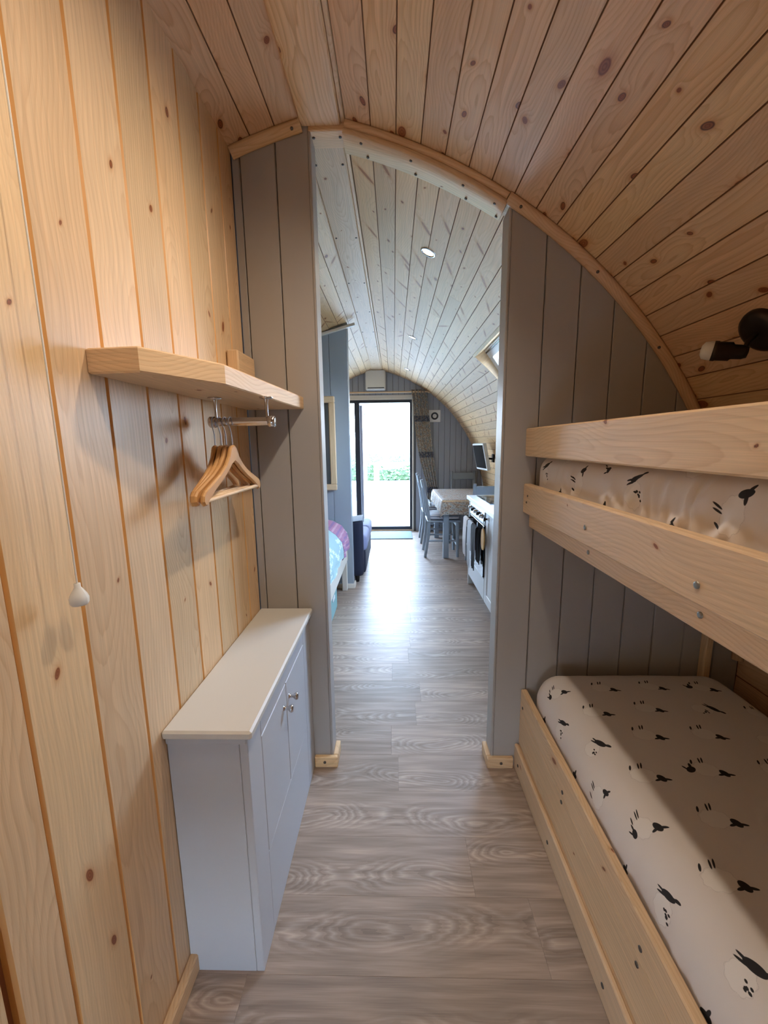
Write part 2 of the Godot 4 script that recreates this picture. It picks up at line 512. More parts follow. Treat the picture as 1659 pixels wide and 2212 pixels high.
func make_materials() -> void:
	nz.seed = 3
	nz.frequency = 0.35
	nz.noise_type = FastNoiseLite.TYPE_SIMPLEX_SMOOTH
	nz.fractal_type = FastNoiseLite.FRACTAL_NONE
	plan_strips(11, 4, true)
	T.wall = bake(PH, pine_row)
	plan_strips(23, 9, false)
	T.ceiling = bake(PH, pine_row)
	plan_strips(29, 9, true, 0.35)
	T.far = bake(PH, pine_row)
	plan_strips(31, 1, false)
	T.floor = bake(1024, oak_row)
	nz.frequency = 0.02
	T.sheep = sheep_texture()
	T.curtain = curtain_texture()
	T.cloth = cloth_texture()
	T.duvet = duvet_texture()
	T.throw = throw_texture()
	T.stripe = stripe_texture()
	rng.seed = 4
	var us := Vector3(1.0 / 1.08, 1.0 / 2.5, 1.0)
	for k in 16:
		var o := Vector3((k * 3 % 8) / 8.0, rng.randf(), 0)
		var b := rng.randf_range(0.94, 1.0)
		pine_wall.append(mat(Color(b, b * rng.randf_range(0.97, 0.99), b * rng.randf_range(0.93, 0.97)), 0.42, 0.0, T.wall, us, o))
		o.y = rng.randf()
		b = rng.randf_range(0.90, 1.0)
		pine_ceiling.append(mat(Color(b, b * rng.randf_range(0.945, 0.975), b * rng.randf_range(0.90, 0.95)), 0.45, 0.0, T.ceiling, us, o))
		o.y = rng.randf()
		b = rng.randf_range(0.93, 1.0)
		pine_far.append(mat(Color(b, b * 0.965, b * 0.89), 0.5, 0.0, T.far, us, o))
		o.y = rng.randf()
		b = rng.randf_range(0.95, 1.0)
		pine_pale.append(mat(Color(b, b * 0.985, b * 0.96), 0.5, 0.0, T.wall, us, o))
	M.wall_groove = mat(c8(222, 170, 106), 0.4)
	M.ceiling_groove = mat(c8(140, 100, 66), 0.6)
	M.ceiling_back = mat(c8(90, 58, 34), 0.8)
	for k in 15:
		var b := rng.randf_range(0.93, 1.04)
		oak_floor.append(mat(Color(b * 0.97, b * 0.95, b * 0.93), 0.42, 0.0, T.floor, Vector3(1.0 / 1.3, 1.0, 1.0), Vector3(rng.randf(), (k % 5) * 0.2 + 0.005, 0)))
	M.floor_base = mat(c8(70, 60, 54), 0.8)
	M.paint = mat(c8(168, 164, 160), 0.45)
	M.paint_end = mat(c8(160, 164, 172), 0.5)
	M.wall_back = mat(c8(128, 74, 40), 0.6)
	M.paint_groove = mat(c8(96, 95, 94), 0.7)
	M.paint_blue = mat(c8(156, 166, 174), 0.5)
	M.cabinet = mat(c8(196, 199, 205), 0.4)
	M.cabinet_top = mat(c8(216, 213, 206), 0.42)
	M.white = mat(c8(232, 232, 230), 0.4)
	M.plastic = mat(c8(228, 228, 224), 0.35)
	M.chrome = mat(c8(205, 205, 208), 0.16, 1.0)
	M.steel = mat(c8(170, 172, 176), 0.3, 1.0)
	M.dark_metal = mat(c8(62, 56, 52), 0.38, 0.85)
	M.screw = mat(c8(92, 88, 84), 0.4, 0.8)
	M.bolt = mat(c8(150, 148, 142), 0.35, 0.9)
	M.hanger = mat(c8(204, 154, 98), 0.35, 0.0)
	M.sheet = mat(Color(1, 1, 1), 0.9, 0.0, T.sheep, Vector3(1.0 / 0.53, 1.0 / 0.53, 1))
	M.navy = mat(c8(30, 36, 58), 0.7)
	M.lilac = mat(c8(142, 148, 182), 0.85)
	M.anthracite = mat(c8(44, 48, 58), 0.4)
	M.black = mat(c8(22, 22, 25), 0.25)
	M.screen = mat(c8(28, 32, 36), 0.12)
	M.hob = mat(c8(14, 14, 16), 0.08)
	M.chair = mat(c8(140, 150, 160), 0.5)
	M.unit = mat(c8(206, 208, 210), 0.42)
	M.worktop = mat(c8(224, 228, 226), 0.3)
	M.towel_white = mat(c8(222, 220, 222), 0.95)
	M.towel_grey = mat(c8(190, 198, 206), 0.95)
	M.towel_black = mat(c8(34, 36, 42), 0.95)
	M.curtain = mat(Color(1, 1, 1), 0.95, 0.0, T.curtain)
	M.curtain.cull_mode = BaseMaterial3D.CULL_DISABLED
	M.cloth = mat(Color(1, 1, 1), 0.7, 0.0, T.cloth, Vector3(1.6, 1.6, 1))
	M.duvet = mat(Color(1, 1, 1), 0.95, 0.0, T.duvet, Vector3(2.0, 2.0, 1))
	M.throw = mat(Color(1, 1, 1), 0.95, 0.0, T.throw, Vector3(3.0, 3.0, 1))
	M.stripe = mat(Color(1, 1, 1), 0.95, 0.0, T.stripe, Vector3(6.0, 6.0, 1))
	M.mint = mat(c8(140, 180, 180), 0.9)
	M.mat_grey = mat(c8(112, 122, 130), 0.95)
	M.mirror = mat(c8(226, 230, 232), 0.03, 1.0)
	M.glass = StandardMaterial3D.new()
	M.glass.transparency = BaseMaterial3D.TRANSPARENCY_ALPHA
	M.glass.albedo_color = Color(0.9, 0.95, 0.95, 0.05)
	M.glass.roughness = 0.02
	M.lamp = StandardMaterial3D.new()
	M.lamp.albedo_color = Color(1, 0.95, 0.85)
	M.lamp.emission_enabled = true
	M.lamp.emission = Color(1.0, 0.9, 0.74)
	M.lamp.emission_energy_multiplier = 3.0
	M.cord = mat(c8(226, 222, 212), 0.8)
	M.gravel = mat(c8(150, 150, 146), 0.95)
	M.grass = mat(c8(116, 146, 78), 0.95)
	M.leaf = mat(c8(84, 106, 72), 0.8)
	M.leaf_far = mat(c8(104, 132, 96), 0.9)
	M.leaf_grey = mat(c8(172, 174, 186), 0.4)
	M.cream = mat(c8(220, 212, 198), 0.5)
	M.post = mat(c8(214, 172, 116), 0.8)

func pw(k: int) -> StandardMaterial3D: return pine_wall[posmod(k, 16)]
func pc(k: int) -> StandardMaterial3D: return pine_ceiling[posmod(k, 16)]
func pp(k: int) -> StandardMaterial3D: return pine_pale[posmod(k, 16)]

func frame_xf(origin: Vector3, u: Vector3, w: Vector3) -> Transform3D:
	return Transform3D(Basis(u, Vector3.UP, w), origin)

# tongue-and-groove board in local (u across, y up, w out of the wall), grooves as a second surface
func vboard(width: float, y0: float, ta: float, tb: float, thick := 0.014, bev := 0.0045, xf := Transform3D.IDENTITY, gap := 0.0006) -> ArrayMesh:
	var g := G.new()
	var us := [gap, bev, width - bev, width - gap]
	var ws := [thick - bev, thick, thick, thick - bev]
	for i in 3:
		var a: float = us[i]; var b: float = us[i + 1]
		var ya := lerpf(ta, tb, a / width); var yb := lerpf(ta, tb, b / width)
		var out := Vector3(-0.7 if i == 0 else 0.7 if i == 2 else 0.0, 0, 1)
		g.quad(xf * Vector3(a, y0, ws[i]), xf * Vector3(b, y0, ws[i + 1]), xf * Vector3(b, yb, ws[i + 1]), xf * Vector3(a, ya, ws[i]), Vector2(a, y0), Vector2(b, y0), Vector2(b, yb), Vector2(a, ya), xf.basis * out, i != 1)
	for i in [0, 3]:
		var a: float = us[i]
		var ya := lerpf(ta, tb, a / width)
		g.quad(xf * Vector3(a, y0, 0), xf * Vector3(a, y0, ws[i]), xf * Vector3(a, ya, ws[i]), xf * Vector3(a, ya, 0), Vector2(0, y0), Vector2(0.01, y0), Vector2(0.01, ya), Vector2(0, ya), xf.basis * Vector3(-1 if i == 0 else 1, 0, 0), true)
	for e in 2:   # top and bottom ends
		var y1 := [y0, y0] if e == 0 else [ta, tb]
		g.quad(xf * Vector3(us[0], y1[0], 0), xf * Vector3(us[3], y1[1], 0), xf * Vector3(us[2], y1[1], thick), xf * Vector3(us[1], y1[0], thick), Vector2(0, 0), Vector2(width, 0), Vector2(width, thick), Vector2(0, thick), xf.basis * Vector3(0, -1 if e == 0 else 1, 0))
	return g.mesh()

func screw(parent: Node3D, at: Vector3, dir: Vector3, r := 0.005, m = null) -> void:
	var g := G.new()
	var b := Basis(Quaternion(Vector3.UP, dir.normalized()))
	g.lathe([Vector2(0, 0.0015), Vector2(r * 0.55, 0.0025), Vector2(r, 0.0015), Vector2(r, -0.001)], 10, Transform3D(b, at))
	put("screw", g.mesh(), m if m else M.screw, parent)

# bent moulding that follows the arch: cross-section points are (outward offset from AR, z)
func arc_bead(prof: Array, t0: float, t1: float, n: int, side := 1.0) -> ArrayMesh:
	var g := G.new()
	var rows: Array = []
	var uvs: Array = []
	for i in n + 1:
		var t := lerpf(t0, t1, float(i) / n)
		var row := PackedVector3Array()
		var uv := PackedVector2Array()
		var w := 0.0
		for k in prof.size():
			var p: Vector2 = prof[k]
			var q := arc(t, AR + p.x, side)
			row.append(Vector3(q.x, q.y, p.y))
			if k > 0: w += (p - prof[k - 1]).length()
			uv.append(Vector2(w, t * AR))
		rows.append(row)
		uvs.append(uv)
	var mid := Vector2.ZERO
	for p in prof: mid += p / prof.size()
	g.sheet(rows, uvs, func(c: Vector3) -> Vector3:
		var cx := CX if side > 0 else 2.0 * AXIS - CX
		var d := Vector2(c.x - cx, c.y - CY)
		var l := d.length()
		d = d / l
		return Vector3(d.x, d.y, 0) * (l - AR - mid.x) + Vector3(0, 0, c.z - mid.y))
	for e in [0, n]:
		var row: PackedVector3Array = rows[e]
		var c := Vector3.ZERO
		for p in row: c += p / row.size()
		var out: Vector3 = rows[0][0] - rows[1][0] if e == 0 else rows[n][0] - rows[n - 1][0]
		for k in row.size() - 1: g.tri(c, row[k], row[k + 1], Vector2.ZERO, uvs[e][k], uvs[e][k + 1], out)
	return g.mesh()

# ------------------------------------------------------------------ the setting
func build_left_wall() -> void:
	var g := G.new()
	g.box(Vector3(-0.64, -0.1, ZP), Vector3(-0.554, 2.40, ZB), 0.002)
	var w := put("wall_left", g.mesh(), M.wall_back)
	struct_node(w, "knotty varnished pine board wall on the left behind the shelf", "wall")
	var pitch := 0.1295
	var top := arch_y(-0.55) + 0.004
	var full := vboard(pitch, 0.0, top, top)
	var k := 0
	var z := -0.434 + pitch * 10.0
	while z > ZP + 0.01:
		var wd := minf(pitch, z - ZP)
		if absf(z + 0.447) < 0.001: wd = 0.084        # narrow board beside the open joint
		var m := full if wd > pitch - 0.001 else vboard(wd, 0.0, top, top)
		var o := put("plank", m, pw(k * 5), w, M.wall_groove)
		o.transform = Transform3D(Basis(Vector3(0, 0, -1), Vector3.UP, Vector3(1, 0, 0)), Vector3(-0.554, 0, z))
		z -= wd
		if absf(z + 0.434) < 0.001: z = -0.447
		k += 1
	g = G.new()
	g.box(Vector3(-0.54, 0, -0.85), Vector3(-0.518, 0.052, ZB), 0.004, 2)
	var b := put("baseboard_left", g.mesh(), pw(2))
	struct_node(b, "low pine skirting strip at the foot of the left wall", "skirting")
	g = G.new()
	g.box(Vector3(-0.70, -0.1, ZB), Vector3(-0.50, 2.55, ZB + 0.1), 0.001)
	g.box(Vector3(-0.02, -0.1, ZB), Vector3(1.45, 2.55, ZB + 0.1), 0.001)
	g.box(Vector3(-0.50, -0.1, ZB), Vector3(-0.02, 0.10, ZB + 0.1), 0.001, 0)
	g.box(Vector3(-0.50, 0.58, ZB), Vector3(-0.02, 2.55, ZB + 0.1), 0.001, 0)
	struct_node(put("wall_back", g.mesh(), pw(4)), "pine wall behind the viewer at the end of the bunk room", "wall")
	var d := Node3D.new()
	d.name = "window_2"
	add_child(d)
	struct_node(d, "low white framed window in the wall behind the viewer", "window")
	for r in [[Vector3(-0.50, 0.10, ZB + 0.02), Vector3(-0.455, 0.58, ZB + 0.08)], [Vector3(-0.065, 0.10, ZB + 0.02), Vector3(-0.02, 0.58, ZB + 0.08)], [Vector3(-0.455, 0.10, ZB + 0.02), Vector3(-0.065, 0.145, ZB + 0.08)], [Vector3(-0.455, 0.535, ZB + 0.02), Vector3(-0.065, 0.58, ZB + 0.08)]]:
		g = G.new()
		g.box(r[0], r[1], 0.004)
		put("frame", g.mesh(), M.white, d)
	g = G.new()
	g.box(Vector3(-0.455, 0.145, ZB + 0.045), Vector3(-0.065, 0.535, ZB + 0.055), 0.001)
	put("pane", g.mesh(), M.glass, d)

func arch_poly(x0: float, x1: float, n := 24) -> PackedVector2Array:
	var p := PackedVector2Array([Vector2(x0, -0.1), Vector2(x1, -0.1)])
	for i in n + 1:
		var x := lerpf(x1, x0, float(i) / n)
		p.append(Vector2(x, arch_y(x) + 0.02))
	return p

func divider(called: String, label: String, x0: float, x1: float, joints: Array, z: float, thick: float, m: Material) -> MeshInstance3D:
	var g := G.new()
	g.prism(arch_poly(x0, x1), -(thick - 0.012), 0.0, Transform3D(Basis.IDENTITY, Vector3(0, 0, z - 0.012)))
	var w := put(called, g.mesh(), M.paint_groove if m == M.paint else m)
	struct_node(w, label, "wall")
	for i in joints.size() - 1:
		var a: float = joints[i]; var b: float = joints[i + 1]
		var o := put("board", vboard(b - a, 0.0, arch_y(a) + 0.004, arch_y(b) + 0.004, 0.012, 0.0035, Transform3D(Basis.IDENTITY, Vector3(a, 0, z - 0.012)), 0.0014), m, w, m)
	return w

func build_dividers() -> void:
	var w := divider("wall_middle_left", "grey painted board partition between the shelf and the doorway", -1.845, -0.276, [-0.54, -0.511, -0.389, -0.276], ZP, ZP - ZQ, M.paint)
	var g := G.new()
	g.box(Vector3(-0.278, 0.0, ZQ), Vector3(-0.268, arch_y(-0.27) - 0.03, ZP + 0.001), 0.004)
	put("jamb", g.mesh(), M.paint, w)
	w = divider("wall_middle_right", "grey painted board partition behind the bunk bed", 0.406, 1.37, [0.406, 0.531, 0.653, 0.775, 0.897, 1.019, 1.141, 1.263, 1.366], ZP, ZP - ZQ, M.paint)
	g = G.new()
	g.box(Vector3(0.398, 0.0, ZQ), Vector3(0.408, arch_y(0.4) - 0.03, ZP + 0.001), 0.004)
	put("jamb", g.mesh(), M.paint, w)
	# skirting wrapped round the feet of the doorway
	for s in 2:
		var x0 := -0.345 if s == 0 else 0.400
		var x1 := -0.268 if s == 0 else 0.488
		g = G.new()
		g.box(Vector3(x0 if s == 0 else x0 - 0.02, 0, ZP), Vector3(x1 if s == 1 else x1 + 0.02, 0.048, ZP + 0.02), 0.003, 0)
		var t := put("trim_%d" % (s + 1), g.mesh(), pw(3 + s))
		struct_node(t, "pine skirting block round the foot of the left doorway post" if s == 0 else "pine skirting block round the foot of the right doorway post", "skirting")
		g = G.new()
		g.box(Vector3(-0.268 if s == 0 else 0.379, 0, ZQ), Vector3(-0.247 if s == 0 else 0.398, 0.048, ZP), 0.003, 2)
		put("return", g.mesh(), pp(3 + s), t)
		screw(t, Vector3(-0.302 if s == 0 else 0.437, 0.026, ZP + 0.021), Vector3(0, 0, 1), 0.006)
	# end of the bed alcove
	w = divider("wall_alcove", "blue grey board partition at the foot of the double bed", -1.845, -0.392, [-0.872, -0.712, -0.552, -0.392], -3.71, 0.09, M.paint_blue)
	g = G.new()
	g.box(Vector3(-0.70, 0, -3.71), Vector3(-0.378, 0.045, -3.692), 0.003, 0)
	g.box(Vector3(-0.392, 0, -3.80), Vector3(-0.375, 0.045, -3.71), 0.003, 2)
	put("skirting", g.mesh(), M.cream, w)
	g = G.new()
	g.box(Vector3(-0.70, 2.315, -3.712), Vector3(-0.335, 2.337, -3.68), 0.003, 0, Transform3D(Basis(Vector3(0, 0, 1), 0.26), Vector3(0.6, 0.192, 0)))
	put("head_trim", g.mesh(), M.cream, w)

func theta_at(x: float) -> float: return acos((x - CX) / AR)

const DT := 0.0432
const SKY0 := 10
const SKY1 := 22
func build_ceiling() -> void:
	var tr := theta_at(-0.150)
	var tl := theta_at(2.0 * AXIS + 0.297)
	var g := G.new()
	# weatherproof shell behind the boards, left open at the roof window
	for side in [1.0, -1.0]:
		for i in range(-3, 36):
			var t0: float = (tr if side > 0 else tl) - DT * i
			var p := arc(t0, AR + 0.014, side)
			var q := arc(t0 - DT, AR + 0.014, side)
			var u := (q - p).normalized()
			var cx := CX if side > 0 else 2.0 * AXIS - CX
			var inw := (Vector2(cx, CY) - (p + q) * 0.5).normalized()
			var xf := Transform3D(Basis(Vector3(u.x, u.y, 0), Vector3(0, 0, 1), Vector3(-inw.x, -inw.y, 0)), Vector3(p.x, p.y, 0))
			var l := (q - p).length()
			var spans := [[ZE - 0.15, ZB + 0.1]]
			if side > 0 and i >= SKY0 and i < SKY1: spans = [[ZE - 0.15, -3.34], [-2.35, ZB + 0.1]]
			if side < 0 and i > 5: spans = [[ZE - 0.15, ZP]]
			for sp in spans:
				g.box(Vector3(-0.003, sp[0], 0), Vector3(l + 0.003, sp[1], 0.07), 0.001, 1, xf)
	var c := put("ceiling", g.mesh(), M.ceiling_back)
	struct_node(c, "arched ceiling of knotty pine boards running along the pod", "ceiling")
	var chord := 2.0 * (AR + 0.012) * sin(DT * 0.5)
	var cuts := {}
	var piece := func(z0: float, z1: float) -> ArrayMesh:
		var key := "%.2f %.2f" % [z0, z1]
		if not cuts.has(key): cuts[key] = vboard(chord, z0, z1, z1, 0.012, 0.0022)
		return cuts[key]
	var k := 0
	for side in [1.0, -1.0]:
		var last := 36 if side > 0 else 14
		for i in last:
			var t0: float = (tr if side > 0 else tl) - DT * i
			var p := arc(t0, AR + 0.012, side)
			var q := arc(t0 - DT, AR + 0.012, side)
			var u := (q - p).normalized()
			var cx := CX if side > 0 else 2.0 * AXIS - CX
			var inw := (Vector2(cx, CY) - (p + q) * 0.5).normalized()
			var xf := Transform3D(Basis(Vector3(u.x, u.y, 0), Vector3(0, 0, 1), Vector3(inw.x, inw.y, 0)), Vector3(p.x, p.y, 0))
			var spans: Array = []
			if side > 0 or i < 4: spans.append([ZP, ZB])
			if side > 0 and i >= SKY0 and i < SKY1:
				spans.append_array([[-2.35, ZQ], [ZE, -3.34]])
			else:
				var cut: float = [-3.05, -4.35, -3.7, -2.6, -4.9][(i * 3) % 5]
				spans.append_array([[cut + 0.001, ZQ], [ZE, cut]])
			for s in spans:
				var o := put("plank", piece.call(s[0], s[1]), pc(k * 7 + i) if s[1] > 0 else pine_far[(k * 5 + 3) % 16], c, M.ceiling_groove)
				o.transform = xf
				k += 1
	# ridge board, strips and mouldings
	g = G.new()
	g.box(Vector3(-0.300, 2.388, ZP), Vector3(-0.166, 2.47, ZB), 0.004, 2)
	var b := put("trim_3", g.mesh(), pc(5))
	struct_node(b, "flat pine ridge board along the top of the near ceiling", "trim")
	g = G.new()
	g.box(Vector3(-0.166, 2.396, ZP), Vector3(-0.150, 2.46, ZB), 0.003, 2)
	put("strip", g.mesh(), pc(9), b)
	g = G.new()
	g.box(Vector3(-0.300, 2.392, ZE), Vector3(-0.168, 2.47, ZQ), 0.004, 2)
	b = put("trim_4", g.mesh(), pp(6))
	struct_node(b, "flat pine ridge board along the top of the far ceiling", "trim")
	for x in [-0.316, -0.168]:
		g = G.new()
		g.box(Vector3(x, 2.398, ZE), Vector3(x + 0.016, 2.46, ZQ), 0.003, 2)
		put("strip", g.mesh(), pp(8), b)
	for z in [-1.74, -2.3, -2.9, -3.5, -4.1, -4.7]:
		for x in [-0.285, -0.183]: screw(b, Vector3(x, 2.391, z), Vector3(0, -1, 0))
	g = G.new()
	g.box(Vector3(-0.276, 2.376, ZQ), Vector3(-0.152, 2.45, ZP), 0.003, 0)
	b = put("trim_5", g.mesh(), pp(2))
	struct_node(b, "short pine cross block where ridge board meets doorway head", "trim")
	for x in [-0.262, -0.172]: screw(b, Vector3(x, 2.375, -1.575), Vector3(0, -1, 0))
	# bead over the right partition and doorway
	var prof: Array = []
	for i in 9:
		var a := PI * 0.5 * i / 8.0 + PI
		prof.append(Vector2(-0.002 + cos(a) * 0.0 - 0.019 * sin(PI * 0.5 * i / 8.0), ZP + 0.001 + 0.021 * cos(PI * 0.5 * i / 8.0)))
	prof.append(Vector2(-0.002, ZP + 0.001))
	prof.append(prof[0])
	b = put("trim_6", arc_bead(prof, theta_at(-0.150), theta_at(0.395), 16), pc(2))
	struct_node(b, "rounded orange pine bead above the doorway", "trim")
	prof = []
	for i in 9:
		prof.append(Vector2(-0.002 - 0.028 * sin(PI * 0.5 * i / 8.0), ZP + 0.001 + 0.026 * cos(PI * 0.5 * i / 8.0)))
	prof.append(Vector2(-0.002, ZP + 0.001))
	prof.append(prof[0])
	b = put("trim_7", arc_bead(prof, theta_at(0.398), 0.02, 40), pc(2))
	struct_node(b, "rounded orange pine bead curving above the bunk bed partition", "trim")
	for t in [1.0, 0.83, 0.66, 0.5]:
		var q := arc(t, AR - 0.021)
		var q2 := arc(t, AR - 1.0) - q
		screw(b, Vector3(q.x, q.y, ZP + 0.021), Vector3(q2.x, q2.y, 1.0))
	b = put("trim_8", arc_bead(prof, theta_at(2.0 * AXIS + 0.300), theta_at(2.0 * AXIS + 0.54), 8, -1.0), pc(12))
	struct_node(b, "short pine bead sloping above the left grey partition", "trim")
	screw(b, Vector3(-0.325, 2.372, ZP + 0.020), Vector3(0, -0.7, 1))
	screw(b, Vector3(-0.505, 2.325, ZP + 0.020), Vector3(0, -0.7, 1))
	# lining of the doorway head
	prof = [Vector2(-0.020, ZQ), Vector2(-0.020, ZP + 0.010), Vector2(-0.022, ZP + 0.012), Vector2(-0.036, ZP + 0.012), Vector2(-0.038, ZP + 0.010), Vector2(-0.038, ZQ), Vector2(-0.020, ZQ)]
	b = put("trim_9", arc_bead(prof, theta_at(-0.152), theta_at(0.402), 18), pp(9))
	struct_node(b, "pale curved pine lining under the head of the doorway", "trim")
	for x in [-0.09, 0.08, 0.26, 0.37]:
		for z in [ZP - 0.012, ZQ + 0.014]:
			var t := theta_at(x + (0.02 if z < -1.6 else 0.0))
			var q := arc(t, AR - 0.039)
			var q2 := arc(t, AR - 1.0) - q
			screw(b, Vector3(q.x, q.y, z), Vector3(q2.x, q2.y, 0))
	# solid fill above the doorway lining
	var poly := PackedVector2Array()
	for i in 15:
		var x := lerpf(-0.30, 0.42, i / 14.0)
		poly.append(Vector2(x, arch_y(x) + 0.03))
	for i in 15:
		var x := lerpf(0.42, -0.30, i / 14.0)
		poly.append(Vector2(x, arch_y(x) - 0.0195 + (0.0 if x > -0.15 else 0.012)))
	g = G.new()
	g.prism(poly, ZQ - ZP + 0.004, 0.0, Transform3D(Basis.IDENTITY, Vector3(0, 0, ZP - 0.002)))
	struct_node(put("trim_10", g.mesh(), pc(6)), "pine packing between doorway lining and arched ceiling", "trim")

func build_floor() -> void:
	var g := G.new()
	g.box(Vector3(-1.95, -0.12, ZE - 0.15), Vector3(1.48, -0.009, ZB + 0.1), 0.002)
	var f := put("floor", g.mesh(), M.floor_base)
	struct_node(f, "grey brown wood effect laminate floor laid crosswise", "floor")
	rng.seed = 12
	var k := 0
	var z := -1.03 + 0.19 * 10.0
	while z > ZE - 0.02:
		var far := z < -1.6
		var x0 := -1.9 if far else -0.56
		var j: float = [0.10, 0.134, -0.02, 0.083, 0.10, -0.013, 0.12][k % 7] if far else rng.randf_range(-0.5, 0.3)
		if absf(z + 1.03) < 0.05: j = 0.235
		if absf(z + 1.41) < 0.05: j = 0.008
		if absf(z + 0.84) < 0.05: j = -0.9
		if absf(z + 0.65) < 0.05: j = 0.9
		if absf(z + 1.22) < 0.05: j = -0.75
		var edges: Array = [x0]
		for e in [j - 1.29, j, j + 1.29]:
			if e > x0 + 0.05 and e < 1.38: edges.append(e)
		edges.append(1.42)
		for i in edges.size() - 1:
			var a: float = edges[i]; var b: float = edges[i + 1]
			var zz := maxf(z - 0.19, ZE - 0.02)
			var o := put("plank", floor_plank(b - a, z - zz), oak_floor[(k * 4 + i * 7) % 15], f)
			o.position = Vector3(a, 0, zz)
		z -= 0.19
		k += 1

var floor_meshes := {}
func floor_plank(l: float, w: float) -> ArrayMesh:
	var key := "%.3f %.3f" % [l, w]
	if floor_meshes.has(key): return floor_meshes[key]
	var g := G.new()
	var b := 0.0007
	var e := 0.0001
	var top := [Vector3(b, 0, b), Vector3(l - b, 0, b), Vector3(l - b, 0, w - b), Vector3(b, 0, w - b)]
	var low := [Vector3(e, -0.0005, e), Vector3(l - e, -0.0005, e), Vector3(l - e, -0.0005, w - e), Vector3(e, -0.0005, w - e)]
	var bot: Array = []
	for p in low: bot.append(Vector3(p.x, -0.0095, p.z))
	var uv := func(p: Vector3) -> Vector2: return Vector2(p.x, p.z)
	g.quad(top[0], top[1], top[2], top[3], uv.call(top[0]), uv.call(top[1]), uv.call(top[2]), uv.call(top[3]), Vector3.UP)
	for i in 4:
		var n := (i + 1) % 4
		var out: Vector3 = (top[i] + top[n]) * 0.5 - Vector3(l * 0.5, 0, w * 0.5)
		g.quad(top[i], top[n], low[n], low[i], uv.call(top[i]), uv.call(top[n]), uv.call(low[n]), uv.call(low[i]), out + Vector3.UP * 0.1)
		g.quad(low[i], low[n], bot[n], bot[i], uv.call(low[i]), uv.call(low[n]), uv.call(low[n]), uv.call(low[i]), out)
	floor_meshes[key] = g.mesh()
	return floor_meshes[key]

